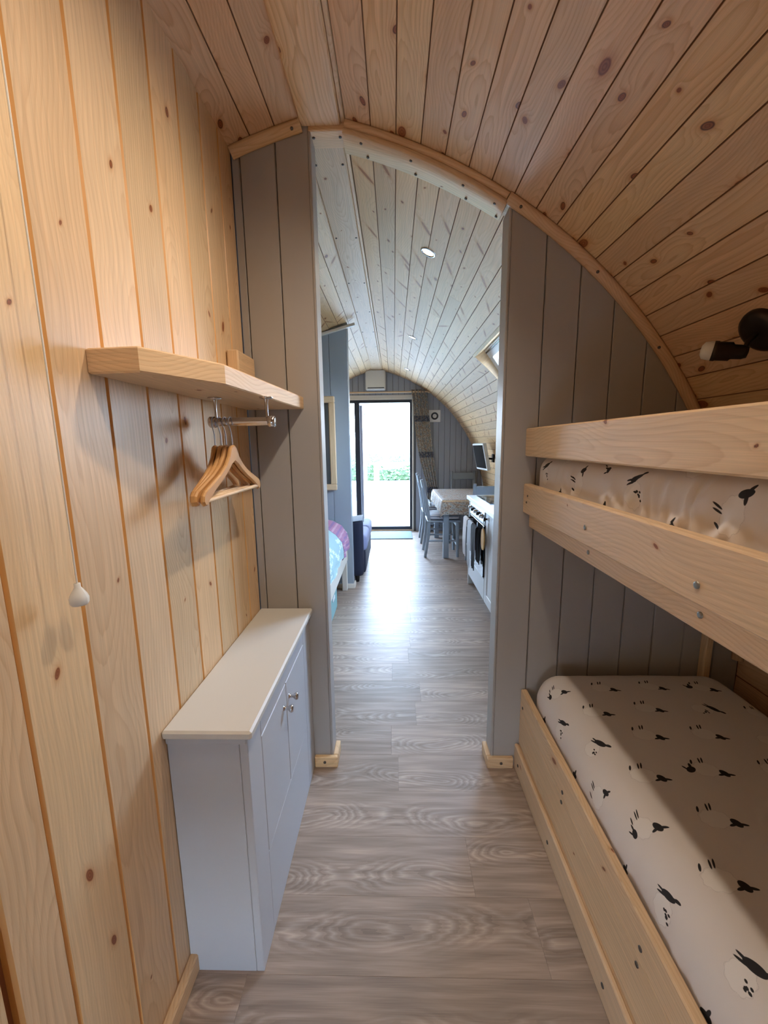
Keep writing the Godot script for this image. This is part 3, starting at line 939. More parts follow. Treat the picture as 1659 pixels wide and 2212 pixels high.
const DX0 := -1.05   # glazed door, left edge of the frame
const DX1 := 0.276
func build_end_wall() -> void:
	var g := G.new()
	var xf := Transform3D(Basis.IDENTITY, Vector3(0, 0, ZE - 0.012))
	g.prism(arch_poly(-1.845, DX0 - 0.02), -0.13, 0.0, xf)
	g.prism(arch_poly(DX1 + 0.025, 1.37), -0.13, 0.0, xf)
	var p := PackedVector2Array([Vector2(DX0 - 0.02, 2.03), Vector2(DX1 + 0.025, 2.03)])
	for i in 21:
		var x := lerpf(DX1 + 0.025, DX0 - 0.02, i / 20.0)
		p.append(Vector2(x, arch_y(x) + 0.02))
	g.prism(p, -0.13, 0.0, xf)
	var w := put("wall_end", g.mesh(), M.paint_groove)
	struct_node(w, "grey beadboard end wall round the glass door", "wall")
	var x := -1.28
	while x < 1.36:
		var b := minf(x + 0.085, 1.366)
		var y0 := 0.0
		if b > DX0 - 0.02 and x < DX1 + 0.02: y0 = 2.052
		put("board", vboard(b - x, y0, arch_y(x) + 0.004, arch_y(b) + 0.004, 0.012, 0.003, Transform3D(Basis.IDENTITY, Vector3(x, 0, ZE - 0.012)), 0.0022), M.paint_end, w, M.paint_end)
		x += 0.085
	# glazed door
	var d := Node3D.new()
	d.name = "door_1"
	add_child(d)
	struct_node(d, "dark framed glass door standing open at the far end", "door")
	g = G.new()
	g.box(Vector3(DX0, 0.0, -6.34), Vector3(DX0 + 0.05, 1.985, -6.255), 0.003)
	put("jamb", g.mesh(), M.anthracite, d)
	g = G.new()
	g.box(Vector3(DX1 - 0.033, 0.0, -6.34), Vector3(DX1, 1.985, -6.255), 0.003)
	put("jamb", g.mesh(), M.anthracite, d)
	g = G.new()
	g.box(Vector3(DX0 + 0.05, 1.945, -6.34), Vector3(DX1 - 0.033, 1.985, -6.255), 0.003, 0)
	put("head", g.mesh(), M.anthracite, d)
	g = G.new()
	g.box(Vector3(DX0 + 0.05, 0.025, -6.34), Vector3(DX1 - 0.033, 0.075, -6.255), 0.003, 0)
	put("sill", g.mesh(), M.anthracite, d)
	g = G.new()
	g.box(Vector3(-0.582, 0.075, -6.325), Vector3(-0.506, 1.945, -6.262), 0.003)
	put("mullion", g.mesh(), M.anthracite, d)
	g = G.new()
	g.box(Vector3(DX0 + 0.05, 0.075, -6.30), Vector3(-0.582, 1.945, -6.29), 0.001)
	put("pane", g.mesh(), M.glass, d)
	# open leaf, swung outwards
	var lf := Node3D.new()
	lf.name = "leaf"
	d.add_child(lf)
	lf.transform = Transform3D(Basis(Vector3.UP, 1.555), Vector3(-0.498, 0.08, -6.335))
	for r in [[0.0, 0.07], [0.68, 0.75]]:
		g = G.new()
		g.box(Vector3(r[0], 0.0, -0.028), Vector3(r[1], 1.84, 0.028), 0.003)
		put("stile", g.mesh(), M.leaf_grey, lf)
	for r in [[0.0, 0.09], [1.76, 1.84]]:
		g = G.new()
		g.box(Vector3(0.07, r[0], -0.028), Vector3(0.68, r[1], 0.028), 0.003, 0)
		put("rail", g.mesh(), M.leaf_grey, lf)
	g = G.new()
	g.box(Vector3(0.07, 0.09, -0.006), Vector3(0.68, 1.76, 0.006), 0.001)
	put("pane", g.mesh(), M.glass, lf)
	g = G.new()
	g.tube([Vector3(0.715, 0.95, -0.028), Vector3(0.715, 0.95, -0.075), Vector3(0.70, 0.95, -0.08), Vector3(0.59, 0.95, -0.08)], 0.009, 10)
	g.box(Vector3(0.70, 0.85, -0.034), Vector3(0.73, 1.05, -0.027), 0.002)
	put("handle", g.mesh(), M.black, lf)
	# pale architrave
	g = G.new()
	g.box(Vector3(DX0 - 0.02, 1.985, ZE - 0.06), Vector3(DX1 + 0.022, 2.018, ZE + 0.006), 0.003, 0)
	g.box(Vector3(DX0 - 0.03, 2.018, ZE - 0.06), Vector3(DX1 + 0.03, 2.052, ZE + 0.014), 0.003, 0)
	var a := put("trim_11", g.mesh(), M.cream)
	struct_node(a, "pale wooden architrave round the glass door", "trim")
	g = G.new()
	g.box(Vector3(DX1, 0.0, ZE - 0.06), Vector3(DX1 + 0.026, 1.985, ZE + 0.008), 0.003)
	put("side", g.mesh(), M.cream, a)
	g = G.new()
	g.box(Vector3(DX0, 0.0, ZE - 0.10), Vector3(DX1, 0.026, ZE + 0.014), 0.003, 0)
	put("threshold", g.mesh(), pc(1), a)

func build_roof_window() -> void:
	var tr := theta_at(-0.150)
	var pa := arc(tr - DT * SKY0, AR)
	var pb := arc(tr - DT * SKY1, AR)
	var u := (pb - pa).normalized()
	var n := Vector2(-u.y, u.x)
	if n.dot(pa - Vector2(CX, CY)) < 0: n = -n
	var L := (pb - pa).length()
	var xf := Transform3D(Basis(Vector3(u.x, u.y, 0), Vector3(n.x, n.y, 0), Vector3(0, 0, 1)), Vector3(pa.x, pa.y, 0))
	var z0 := -3.34
	var z1 := -2.35
	var d := Node3D.new()
	d.name = "window_1"
	add_child(d)
	struct_node(d, "white roof window in the arched ceiling above the kitchen", "window")
	for r in [[Vector3(-0.005, -0.004, z0), Vector3(0.020, 0.24, z1)], [Vector3(L - 0.020, -0.004, z0), Vector3(L + 0.005, 0.24, z1)]]:
		var g := G.new()
		g.box(r[0], r[1], 0.003, 2, xf)
		put("lining", g.mesh(), pp(3), d)
	var base := sqrt(AR * AR - L * L * 0.25)
	for zz in [z0 - 0.004, z1 - 0.016]:
		var poly := PackedVector2Array([Vector2(0.0, 0.24)])
		for i in 15:
			var x := L * i / 14.0
			poly.append(Vector2(x, sqrt(AR * AR - (x - L * 0.5) * (x - L * 0.5)) - base - 0.004))
		poly.append(Vector2(L, 0.24))
		var g := G.new()
		g.prism(poly, 0.020, 0.002, xf * Transform3D(Basis.IDENTITY, Vector3(0, 0, zz)))
		put("lining", g.mesh(), pp(3), d)
	for r in [[Vector3(0.022, 0.085, z0 + 0.016), Vector3(0.10, 0.15, z1 - 0.022)], [Vector3(L - 0.10, 0.085, z0 + 0.016), Vector3(L - 0.022, 0.15, z1 - 0.022)], [Vector3(0.10, 0.085, z0 + 0.016), Vector3(L - 0.10, 0.15, z0 + 0.095)], [Vector3(0.10, 0.085, z1 - 0.095), Vector3(L - 0.10, 0.15, z1 - 0.016)]]:
		var g := G.new()
		g.box(r[0], r[1], 0.004, 2, xf)
		put("sash", g.mesh(), M.white, d)
	var g := G.new()
	g.box(Vector3(0.10, 0.115, z0 + 0.095), Vector3(L - 0.10, 0.125, z1 - 0.095), 0.001, 2, xf)
	put("pane", g.mesh(), M.glass, d)
	g = G.new()
	g.box(Vector3(0.040, 0.078, z0 + 0.03), Vector3(0.052, 0.0855, z1 - 0.03), 0.002, 2, xf)
	put("seal", g.mesh(), M.black, d)
	g = G.new()
	g.box(Vector3(0.10, 0.126, (z0 + z1) * 0.5 + 0.12), Vector3(L - 0.10, 0.138, (z0 + z1) * 0.5 + 0.14), 0.002, 0, xf)
	put("bar", g.mesh(), M.anthracite, d)

# ------------------------------------------------------------------ lamps
func downlight(x: float, z: float, label: String, energy: float) -> void:
	var t := theta_at(x)
	var p := arc(t, AR)
	var inw := (Vector2(CX, CY) - p).normalized()
	var o := thing("ceiling_light", label, "ceiling light", Vector3(p.x, p.y, z), 0.0, "recessed ceiling lights")
	var b := Basis(Quaternion(Vector3.UP, Vector3(inw.x, inw.y, 0)))
	var g := G.new()
	g.lathe([Vector2(0.029, 0.001), Vector2(0.031, 0.005), Vector2(0.040, 0.004), Vector2(0.043, -0.001), Vector2(0.043, -0.004)], 24, Transform3D(b, Vector3.ZERO))
	put("ring", g.mesh(), M.chrome, o)
	g = G.new()
	g.lathe([Vector2(0, 0.003), Vector2(0.018, 0.0025), Vector2(0.030, 0.001), Vector2(0.030, -0.006), Vector2(0, -0.006)], 24, Transform3D(b, Vector3.ZERO))
	put("lens", g.mesh(), M.lamp, o)
	var s := SpotLight3D.new()
	s.name = "beam"
	o.add_child(s)
	s.position = Vector3(inw.x, inw.y, 0) * 0.012
	s.quaternion = Quaternion(Vector3(0, 0, -1), Vector3(inw.x, inw.y, 0))
	s.light_color = Color(1.0, 0.93, 0.84)
	s.light_energy = energy
	s.spot_angle = 70.0
	s.spot_angle_attenuation = 1.0
	s.spot_range = 12.0
	s.spot_attenuation = 2.0
	s.light_size = 0.028
	s.shadow_enabled = true

func reading_lamp() -> void:
	var p := Vector3(0.978, 1.635, -1.165)
	var n := Vector3(CX - p.x, CY - p.y, 0).normalized()
	var b := Basis(Quaternion(Vector3.UP, n))
	var o := thing("wall_lamp", "dark bronze reading spotlight above the top bunk on the curved wall", "wall lamp", Vector3(arc(theta_at(p.x), AR).x, arc(theta_at(p.x), AR).y, p.z))
	var g := G.new()
	g.lathe([Vector2(0, 0.024), Vector2(0.045, 0.023), Vector2(0.056, 0.018), Vector2(0.060, 0.008), Vector2(0.060, 0.0)], 32, Transform3D(b, Vector3.ZERO))
	put("base", g.mesh(), M.dark_metal, o)
	var j := n * 0.048 + Vector3(-0.010, -0.030, 0.0)
	g = G.new()
	g.tube([n * 0.02, n * 0.045 + Vector3(-0.003, -0.006, 0), j], 0.006, 10)
	put("arm", g.mesh(), M.dark_metal, o)
	var dir := Vector3(-0.70, 0.15, -0.45).normalized()
	var hb := Basis(Quaternion(Vector3.UP, dir))
	g = G.new()
	g.lathe([Vector2(0, -0.012), Vector2(0.014, -0.010), Vector2(0.018, 0.0), Vector2(0.019, 0.022), Vector2(0.024, 0.026), Vector2(0.0245, 0.055), Vector2(0.026, 0.057), Vector2(0.026, 0.066), Vector2(0.024, 0.066)], 24, Transform3D(hb, j))
	put("head", g.mesh(), M.dark_metal, o)
	g = G.new()
	g.lathe([Vector2(0.024, 0.060), Vector2(0.0245, 0.072), Vector2(0.022, 0.086), Vector2(0.012, 0.092), Vector2(0, 0.093)], 24, Transform3D(hb, j))
	put("bulb", g.mesh(), M.plastic, o)

# ------------------------------------------------------------------ bunk room furniture
func build_shelf() -> void:
	var g := G.new()
	var poly := PackedVector2Array([Vector2(-0.539, -0.744), Vector2(-0.441, -0.735), Vector2(-0.360, -0.907), Vector2(-0.330, -1.544), Vector2(-0.539, -1.544)])
	g.prism(poly, 0.044, 0.003, Transform3D(Basis(Vector3(1, 0, 0), Vector3(0, 0, 1), Vector3(0, 1, 0)), Vector3(0, 1.478, 0)))
	tag(put("shelf", g.mesh(), pp(2)), "thick pine shelf with cut off corner on left board wall", "shelf")
	g = G.new()
	g.box(Vector3(-0.537, 1.522, -1.535), Vector3(-0.499, 1.655, -1.375), 0.004, 2)
	var b := put("wooden_block", g.mesh(), pp(7))
	tag(b, "small plain pale wooden block at far end of the shelf", "block")
	# hanging rail
	var o := thing("hanging_rail", "chrome hanging rail on two brackets under the shelf", "rail", Vector3(-0.41, 1.413, -1.13))
	g = G.new()
	g.tube([Vector3(-0.078, 0, 0), Vector3(0.070, 0, 0)], 0.0115, 18)
	put("tube", g.mesh(), M.chrome, o)
	for x in [-0.081, 0.080]:
		g = G.new()
		var ex := Transform3D(Basis(Quaternion(Vector3.UP, Vector3(1, 0, 0))), Vector3(x, 0, 0))
		g.lathe([Vector2(0, -0.010), Vector2(0.012, -0.010), Vector2(0.015, -0.007), Vector2(0.015, 0.007), Vector2(0.012, 0.010), Vector2(0, 0.010)], 18, ex)
		put("end_cap", g.mesh(), M.chrome, o)
	for x in [-0.072, 0.068]:
		g = G.new()
		g.tube([Vector3(x, 0.008, 0), Vector3(x, 0.028, 0), Vector3(x, 0.050, 0), Vector3(x, 0.061, 0)], [0.004, 0.0035, 0.0045, 0.008], 10)
		g.lathe([Vector2(0.008, 0.058), Vector2(0.018, 0.061), Vector2(0.018, 0.0645), Vector2(0, 0.0645)], 16, Transform3D(Basis.IDENTITY, Vector3(x, 0, 0)))
		put("bracket", g.mesh(), M.chrome, o)

func make_hanger() -> Node3D:
	var o := thing("clothes_hanger", "", "hanger", Vector3.ZERO, 0.0, "wooden clothes hangers on the chrome rail")
	var half := [Vector2(0.0, 0.0000), Vector2(0.012, -0.0017), Vector2(0.022, -0.0103), Vector2(0.034, -0.0292), Vector2(0.060, -0.0516), Vector2(0.100, -0.0722), Vector2(0.150, -0.0912), Vector2(0.188, -0.1049), Vector2(0.200, -0.1152), Vector2(0.203, -0.1290), Vector2(0.196, -0.1393), Vector2(0.184, -0.1402), Vector2(0.170, -0.1290), Vector2(0.130, -0.1084), Vector2(0.085, -0.0894), Vector2(0.048, -0.0705), Vector2(0.022, -0.0533), Vector2(0.0, -0.0447)]
	var poly := PackedVector2Array(half)
	for i in range(half.size() - 2, 0, -1): poly.append(Vector2(-half[i].x, half[i].y))
	var g := G.new()
	# outline in (z, y), thickness along x
	g.prism(poly, 0.011, 0.0035, Transform3D(Basis(Vector3(0, 0, 1), Vector3.UP, Vector3(1, 0, 0)), Vector3(-0.0055, 0, 0)))
	put("body", g.mesh(), M.hanger, o)
	g = G.new()
	g.tube([Vector3(0, -0.129, -0.190), Vector3(0, -0.129, 0.190)], 0.0055, 10)
	put("bar", g.mesh(), pp(11), o)
	var path: Array = [Vector3(0, -0.01, 0), Vector3(0, 0.028, 0), Vector3(0, 0.040, 0.006)]
	for i in 10:
		var a := deg_to_rad(-60.0 + i * 27.0)
		path.append(Vector3(0, 0.0585 + sin(a) * 0.0165, cos(a) * 0.0165))
	g = G.new()
	g.tube(path, 0.0016, 8)
	put("hook", g.mesh(), M.steel, o)
	return o

func build_hangers() -> void:
	var labels := ["wooden clothes hanger on the chrome rail, hanging nearest the board wall", "wooden clothes hanger on the chrome rail, second out from the board wall", "wooden clothes hanger on the chrome rail, third out from the board wall", "wooden clothes hanger on the chrome rail, outermost from the board wall"]
	var h := make_hanger()
	var xs := [-0.487, -0.470, -0.456, -0.440]
	var turns := [0.11, 0.03, -0.015, 0.0]
	for i in 4:
		var o: Node3D = h if i == 0 else h.duplicate()
		if i > 0:
			o.name = "clothes_hanger_%03d" % i
			add_child(o, true)
		o.position = Vector3(xs[i], 1.351, -1.122)
		o.rotation = Vector3(0.0, turns[i], 0)
		o.set_meta("label", labels[i])

func build_cabinet() -> void:
	var o := thing("cabinet", "low grey painted two door cabinet against the left wall", "cabinet", Vector3(-0.54, 0, -0.85))
	var D := 0.193   # depth of the body
	var L := 0.692
	var g := G.new()
	g.box(Vector3(0.002, 0.0, -L), Vector3(D - 0.02, 0.684, 0.0), 0.001, 1)
	put("body", g.mesh(), M.cabinet, o)
	# end panel: stile at the front corner and rail below the top
	g = G.new()
	g.box(Vector3(0.002, 0.0, -0.001), Vector3(D - 0.0205, 0.684, 0.004), 0.001, 1)
	g.box(Vector3(0.002, 0.664, 0.003), Vector3(D - 0.001, 0.686, 0.010), 0.002, 0)
	put("end_panel", g.mesh(), M.cabinet, o)
	# front frame
	var dz := [-0.086, -0.325, -0.580]
	var y0 := 0.262
	var y1 := 0.612
	g = G.new()
	g.box(Vector3(D - 0.02, 0.0, dz[0]), Vector3(D, 0.684, 0.004), 0.0015)
	put("stile", g.mesh(), M.cabinet, o)
	g = G.new()
	g.box(Vector3(D - 0.02, 0.0, -L), Vector3(D, 0.684, dz[2]), 0.0015)
	put("stile", g.mesh(), M.cabinet, o)
	g = G.new()
	g.box(Vector3(D - 0.02, y1, dz[2]), Vector3(D, 0.684, dz[0]), 0.0015, 2)
	put("rail", g.mesh(), M.cabinet, o)
	g = G.new()
	g.box(Vector3(D - 0.02, 0.0, dz[2]), Vector3(D, y0, dz[0]), 0.0015, 2)
	put("rail", g.mesh(), M.cabinet, o)
	for i in 2:
		var a: float = dz[i + 1] + 0.0018
		var b: float = dz[i] - 0.0018
		var door := Node3D.new()
		door.name = "door" if i == 0 else "door_001"
		o.add_child(door)
		g = G.new()
		g.box(Vector3(D - 0.018, y0 + 0.0015, a), Vector3(D + 0.0005, y1 - 0.0018, b), 0.0018)
		put("panel", g.mesh(), M.cabinet, door)
		g = G.new()
		var kz := a + 0.030 if i == 0 else b - 0.030
		g.lathe([Vector2(0.009, 0), Vector2(0.0055, 0.004), Vector2(0.005, 0.013), Vector2(0.010, 0.019), Vector2(0.0125, 0.024), Vector2(0.010, 0.029), Vector2(0, 0.031)], 18, Transform3D(Basis(Quaternion(Vector3.UP, Vector3(1, 0, 0))), Vector3(D, 0.545, kz)))
		put("knob", g.mesh(), M.chrome, door)
	g = G.new()
	g.box(Vector3(0.001, 0.684, -0.694), Vector3(D + 0.017, 0.706, 0.022), 0.005, 2)
	put("top", g.mesh(), M.cabinet_top, o)

func build_pull_cord() -> void:
	var o := thing("pull_cord", "white pull cord light switch hanging against the left wall", "pull cord", Vector3(-0.50, 2.355, -0.606))
	var g := G.new()
	g.lathe([Vector2(0, -0.022), Vector2(0.020, -0.022), Vector2(0.034, -0.010), Vector2(0.036, 0.004)], 20)
	put("switch_body", g.mesh(), M.plastic, o)
	g = G.new()
	g.tube([Vector3(0, -0.02, 0), Vector3(0, -0.6, 0), Vector3(0, -1.222, 0)], 0.0014, 6)
	put("cord", g.mesh(), M.cord, o)
	g = G.new()
	g.lathe([Vector2(0, -0.002), Vector2(0.0045, -0.002), Vector2(0.0045, -0.008), Vector2(0.007, -0.012), Vector2(0.0115, -0.020), Vector2(0.0135, -0.026), Vector2(0.013, -0.034), Vector2(0.011, -0.037), Vector2(0, -0.038)], 18, Transform3D(Basis.IDENTITY, Vector3(0, -1.214, 0)))
	put("pull", g.mesh(), M.plastic, o)

# rounded mattress in a fitted sheet: local box lo..hi
func soft_box(lo: Vector3, hi: Vector3, r: float, crown: float, wrinkle: float, uvoff := Vector2.ZERO) -> ArrayMesh:
	var g := G.new()
	var c := (lo + hi) * 0.5
	var h := (hi - lo) * 0.5
	nz.frequency = 1.0
	for ax in 3:
		var a1 := (ax + 1) % 3
		var a2 := (ax + 2) % 3
		for s in [-1.0, 1.0]:
			if ax == 1 and s < 0.0: continue
			var step := 0.01 if wrinkle > 0.01 else 0.02
			var n1: int = clampi(int(h[a1] * 2.0 / step), 6, 210)
			var n2: int = clampi(int(h[a2] * 2.0 / step), 6, 210)
			var rows: Array = []
			var uvs: Array = []
			for i in n1 + 1:
				var row := PackedVector3Array()
				var uv := PackedVector2Array()
				for j in n2 + 1:
					var p := Vector3.ZERO
					p[ax] = h[ax] * s
					p[a1] = lerpf(-h[a1], h[a1], float(i) / n1)
					p[a2] = lerpf(-h[a2], h[a2], float(j) / n2)
					var flat := p
					var q := Vector3(clampf(p.x, -h.x + r, h.x - r), clampf(p.y, -h.y + minf(r, h.y * 0.9), h.y - minf(r, h.y * 0.9)), clampf(p.z, -h.z + r, h.z - r))
					var d := (p - q)
					var dir := d.normalized()
					var rr := minf(r, h.y * 0.9)
					p = q + Vector3(dir.x * r, dir.y * rr, dir.z * r)
					var side := clampf(1.0 - absf(dir.y), 0.0, 1.0)
					p.y += crown * (1.0 - pow(flat.x / h.x, 2.0)) * (1.0 - pow(flat.z / h.z, 4.0)) * maxf(dir.y, 0.0)
					var w := nz.get_noise_3d((p.z + c.z) * 24.0, p.y * 2.5, p.x * 3.0 + 3.0) * side + 0.35 * nz.get_noise_3d(p.z * 5.0, p.x * 11.0, 7.0)
					if wrinkle > 0.01:
						var rid := pow(1.0 - absf(nz.get_noise_2d((p.z + c.z) * 17.0, p.y * 4.0)), 4.0)
						w = rid * clampf(0.45 + 0.9 * nz.get_noise_2d((p.z + c.z) * 3.0, 9.0), 0.05, 1.0) * side
					p += dir * w * wrinkle
					row.append(c + p)
					var t := Vector2(flat.x, flat.z)
					if ax == 0: t.x = (h.x + (h.y - flat.y)) * s
					if ax == 2: t.y = (h.z + (h.y - flat.y)) * s
					uv.append(t + uvoff)
				rows.append(row)
				uvs.append(uv)
			g.sheet(rows, uvs, func(m: Vector3) -> Vector3:
				var v := Vector3.ZERO
				v[ax] = s
				return v + (m - c) * 0.01)
	return g.mesh()

func build_bunk() -> void:
	var o := thing("bunk_bed", "pine bunk bed of wide boards bolted across the right side", "bunk bed", Vector3(0.5, 0, -1.543))
	var zl := 2.05
	var add := func(called: String, lo: Vector3, hi: Vector3, m: Material, la := 2, ch := 0.004) -> void:
		var g := G.new()
		g.box(lo - Vector3(0.5, 0, 0), hi - Vector3(0.5, 0, 0), ch, la)
		put(called, g.mesh(), m, o)
	add.call("guard_rail", Vector3(0.486, 1.297, 0.0), Vector3(0.516, 1.398, zl), pp(4))
	add.call("side_board", Vector3(0.486, 1.086, 0.0), Vector3(0.514, 1.195, zl), pp(9))
	add.call("batten", Vector3(0.511, 1.029, 0.0), Vector3(0.545, 1.090, zl), pp(13))
	add.call("base", Vector3(0.546, 1.055, 0.0), Vector3(1.225, 1.085, zl), pp(6))
	add.call("rear_rail", Vector3(1.175, 1.0, 0.0), Vector3(1.215, 1.09, zl), pp(3))
	add.call("plinth", Vector3(0.494, 0.0, 0.0), Vector3(0.5085, 0.108, zl), pp(1))
	add.call("ledge", Vector3(0.5086, 0.0, 0.0), Vector3(0.535, 0.106, zl), pp(1))
	add.call("lower_board", Vector3(0.511, 0.108, 0.0), Vector3(0.535, 0.2615, zl), pp(12), 2, 0.0025)
	add.call("lower_board", Vector3(0.511, 0.262, 0.0), Vector3(0.535, 0.355, zl), pp(5), 2, 0.0035)
	add.call("lower_base", Vector3(0.536, 0.19, 0.0), Vector3(1.26, 0.22, zl), pp(6))
	add.call("post", Vector3(1.205, 0.22, 0.0), Vector3(1.232, 1.0, 0.035), pw(6), 1)
	var x := -0.5 + 0.4855
	for p in [[1.119, -0.642], [1.133, -1.034]]: screw(o, Vector3(x, p[0], p[1] + 1.543), Vector3(-1, 0, 0), 0.0065, M.bolt)
	for p in [[1.060, -0.66], [1.060, -1.06]]: screw(o, Vector3(0.0105, p[0], p[1] + 1.543), Vector3(-1, 0, 0), 0.006, M.bolt)
	for p in [[1.13, -1.50], [1.155, -1.49]]: screw(o, Vector3(x, p[0], p[1] + 1.543), Vector3(-1, 0, 0), 0.004)
	for p in [[0.282, -1.115], [0.245, -1.118], [0.292, -0.712], [0.243, -0.717], [0.29, -1.51]]: screw(o, Vector3(0.0105, p[0], p[1] + 1.543), Vector3(-1, 0, 0), 0.006)
	for p in [[0.05, -1.485], [0.05, -1.161], [0.05, -0.80]]: screw(o, Vector3(-0.0065, p[0], p[1] + 1.543), Vector3(-1, 0, 0), 0.006)
	var m := put("mattress", soft_box(Vector3(0.541, 0.222, -1.528), Vector3(1.262, 0.462, 0.48), 0.095, 0.022, 0.004, Vector2(0.05, 0.12)), M.sheet)
	tag(m, "lower bunk mattress in a pale fitted sheet printed with sheep", "mattress")
	counts["mattress"] = 1
	m = put("mattress_001", soft_box(Vector3(0.520, 1.087, -1.524), Vector3(1.17, 1.305, 0.48), 0.06, 0.01, 0.016, Vector2(0.02, 0.30)), M.sheet)
	tag(m, "upper bunk mattress in a pale sheep sheet behind the guard rail", "mattress")

# ------------------------------------------------------------------ far room, left side
func build_double_bed() -> void:
	var o := thing("bed", "pale wooden framed bed in the alcove beyond the left post", "bed", Vector3(-0.44, 0, -1.70))
	var add := func(called: String, lo: Vector3, hi: Vector3, m: Material, la := 2, ch := 0.004) -> void:
		var g := G.new()
		g.box(lo, hi, ch, la)
		put(called, g.mesh(), m, o)
	add.call("side_rail", Vector3(-0.03, 0.275, -1.98), Vector3(0.0, 0.40, 0.0), M.cream)
	add.call("end_rail", Vector3(-1.20, 0.275, -2.005), Vector3(0.0, 0.42, -1.98), pp(4), 0)
	for p in [[-0.05, -1.98], [-0.05, -0.9], [-1.18, -1.98], [-1.18, -0.04]]:
		add.call("leg", Vector3(p[0], 0, p[1]), Vector3(p[0] + 0.048, 0.275, p[1] + 0.048), M.cream, 1)
	add.call("base", Vector3(-1.20, 0.29, -1.98), Vector3(-0.03, 0.32, 0.0), pp(6))
	var m := put("mattress_002", soft_box(Vector3(-1.62, 0.321, -3.67), Vector3(-0.475, 0.56, -1.72), 0.06, 0.0, 0.0), M.white)
	tag(m, "white mattress of the alcove bed under the mint duvet", "mattress")
	# duvet: a puffy sheet draped over the edge of the bed
	var bulge := func(z0: float, z1: float, up: float, called: String, mm: Material) -> MeshInstance3D:
		var prof := [Vector2(-1.60, 0.60), Vector2(-1.2, 0.66), Vector2(-0.85, 0.685), Vector2(-0.68, 0.68), Vector2(-0.56, 0.655), Vector2(-0.485, 0.610), Vector2(-0.440, 0.545), Vector2(-0.425, 0.470), Vector2(-0.432, 0.412), Vector2(-0.462, 0.402)]
		var rows: Array = []
		var uvs: Array = []
		nz.frequency = 1.0
		var n := 26
		for i in n + 1:
			var z := lerpf(z0, z1, float(i) / n)
			var row := PackedVector3Array()
			var uv := PackedVector2Array()
			var edge := minf(1.0, minf(i, n - i) / 2.0)
			for k in prof.size():
				var p: Vector2 = prof[k]
				var w := 0.014 * nz.get_noise_2d(z * 5.0, k * 0.8)
				var out := Vector2(0.5, 0.8) if k < 6 else Vector2(1, 0)
				var q := p + out * (w + up * (0.25 + 0.75 * edge))
				row.append(Vector3(q.x, q.y, z))
				uv.append(Vector2(k * 0.12, z))
			rows.append(row)
			uvs.append(uv)
		var g := G.new()
		g.sheet(rows, uvs, func(c: Vector3) -> Vector3: return Vector3(0.5, 0.7, 0) + (c - Vector3(-0.9, 0.45, c.z)) * 0.5)
		for e in [0, n]:
			for k in prof.size() - 1:
				var a: Vector3 = rows[e][k]; var b: Vector3 = rows[e][k + 1]
				g.quad(a, b, Vector3(b.x - 0.012, b.y - 0.02, b.z), Vector3(a.x - 0.012, a.y - 0.02, a.z), Vector2.ZERO, Vector2(0.1, 0), Vector2(0.1, 0.02), Vector2(0, 0.02), Vector3(0, 0, 1 if e == 0 else -1))
		return put(called, g.mesh(), mm)
	tag(bulge.call(-1.72, -3.69, 0.0, "duvet", M.duvet), "mint green floral duvet over the bed beyond the left post", "duvet")
	tag(bulge.call(-3.30, -3.66, 0.014, "bed_throw", M.throw), "pink and mauve striped throw across the foot of the bed", "throw")
	for i in 2:
		var b := thing("storage_box", "mint fabric storage box under the bed, nearer the doorway" if i == 0 else "mint fabric storage box under the bed, nearer the sofa", "storage box", Vector3(-0.66, 0, -2.62 - 0.44 * i), 0.0, "mint storage boxes under the bed")
		var g := G.new()
		g.box(Vector3(-0.17, 0, -0.20), Vector3(0.175, 0.225, 0.20), 0.008)
		put("body", g.mesh(), M.mint, b)
		g = G.new()
		g.box(Vector3(0.176, 0.135, -0.05), Vector3(0.181, 0.165, 0.05), 0.002)
		put("handle", g.mesh(), M.white, b)
	# mirror in a rustic frame
	var f := thing("mirror", "rectangular mirror in a pine frame on the blue grey partition", "mirror", Vector3(-0.76, 1.35, -3.698))
	for r in [[Vector3(-0.245, 0.358, -0.010), Vector3(0.245, 0.413, 0.022), 0], [Vector3(-0.245, -0.413, -0.010), Vector3(0.245, -0.358, 0.022), 0], [Vector3(-0.245, -0.358, -0.010), Vector3(-0.190, 0.358, 0.022), 1], [Vector3(0.190, -0.358, -0.010), Vector3(0.245, 0.358, 0.022), 1]]:
		var g := G.new()
		g.box(r[0], r[1], 0.006, r[2])
		put("frame", g.mesh(), pw(9), f)
	var g := G.new()
	g.box(Vector3(-0.19, -0.358, -0.006), Vector3(0.19, 0.358, 0.004), 0.001)
	put("glass", g.mesh(), M.mirror, f)

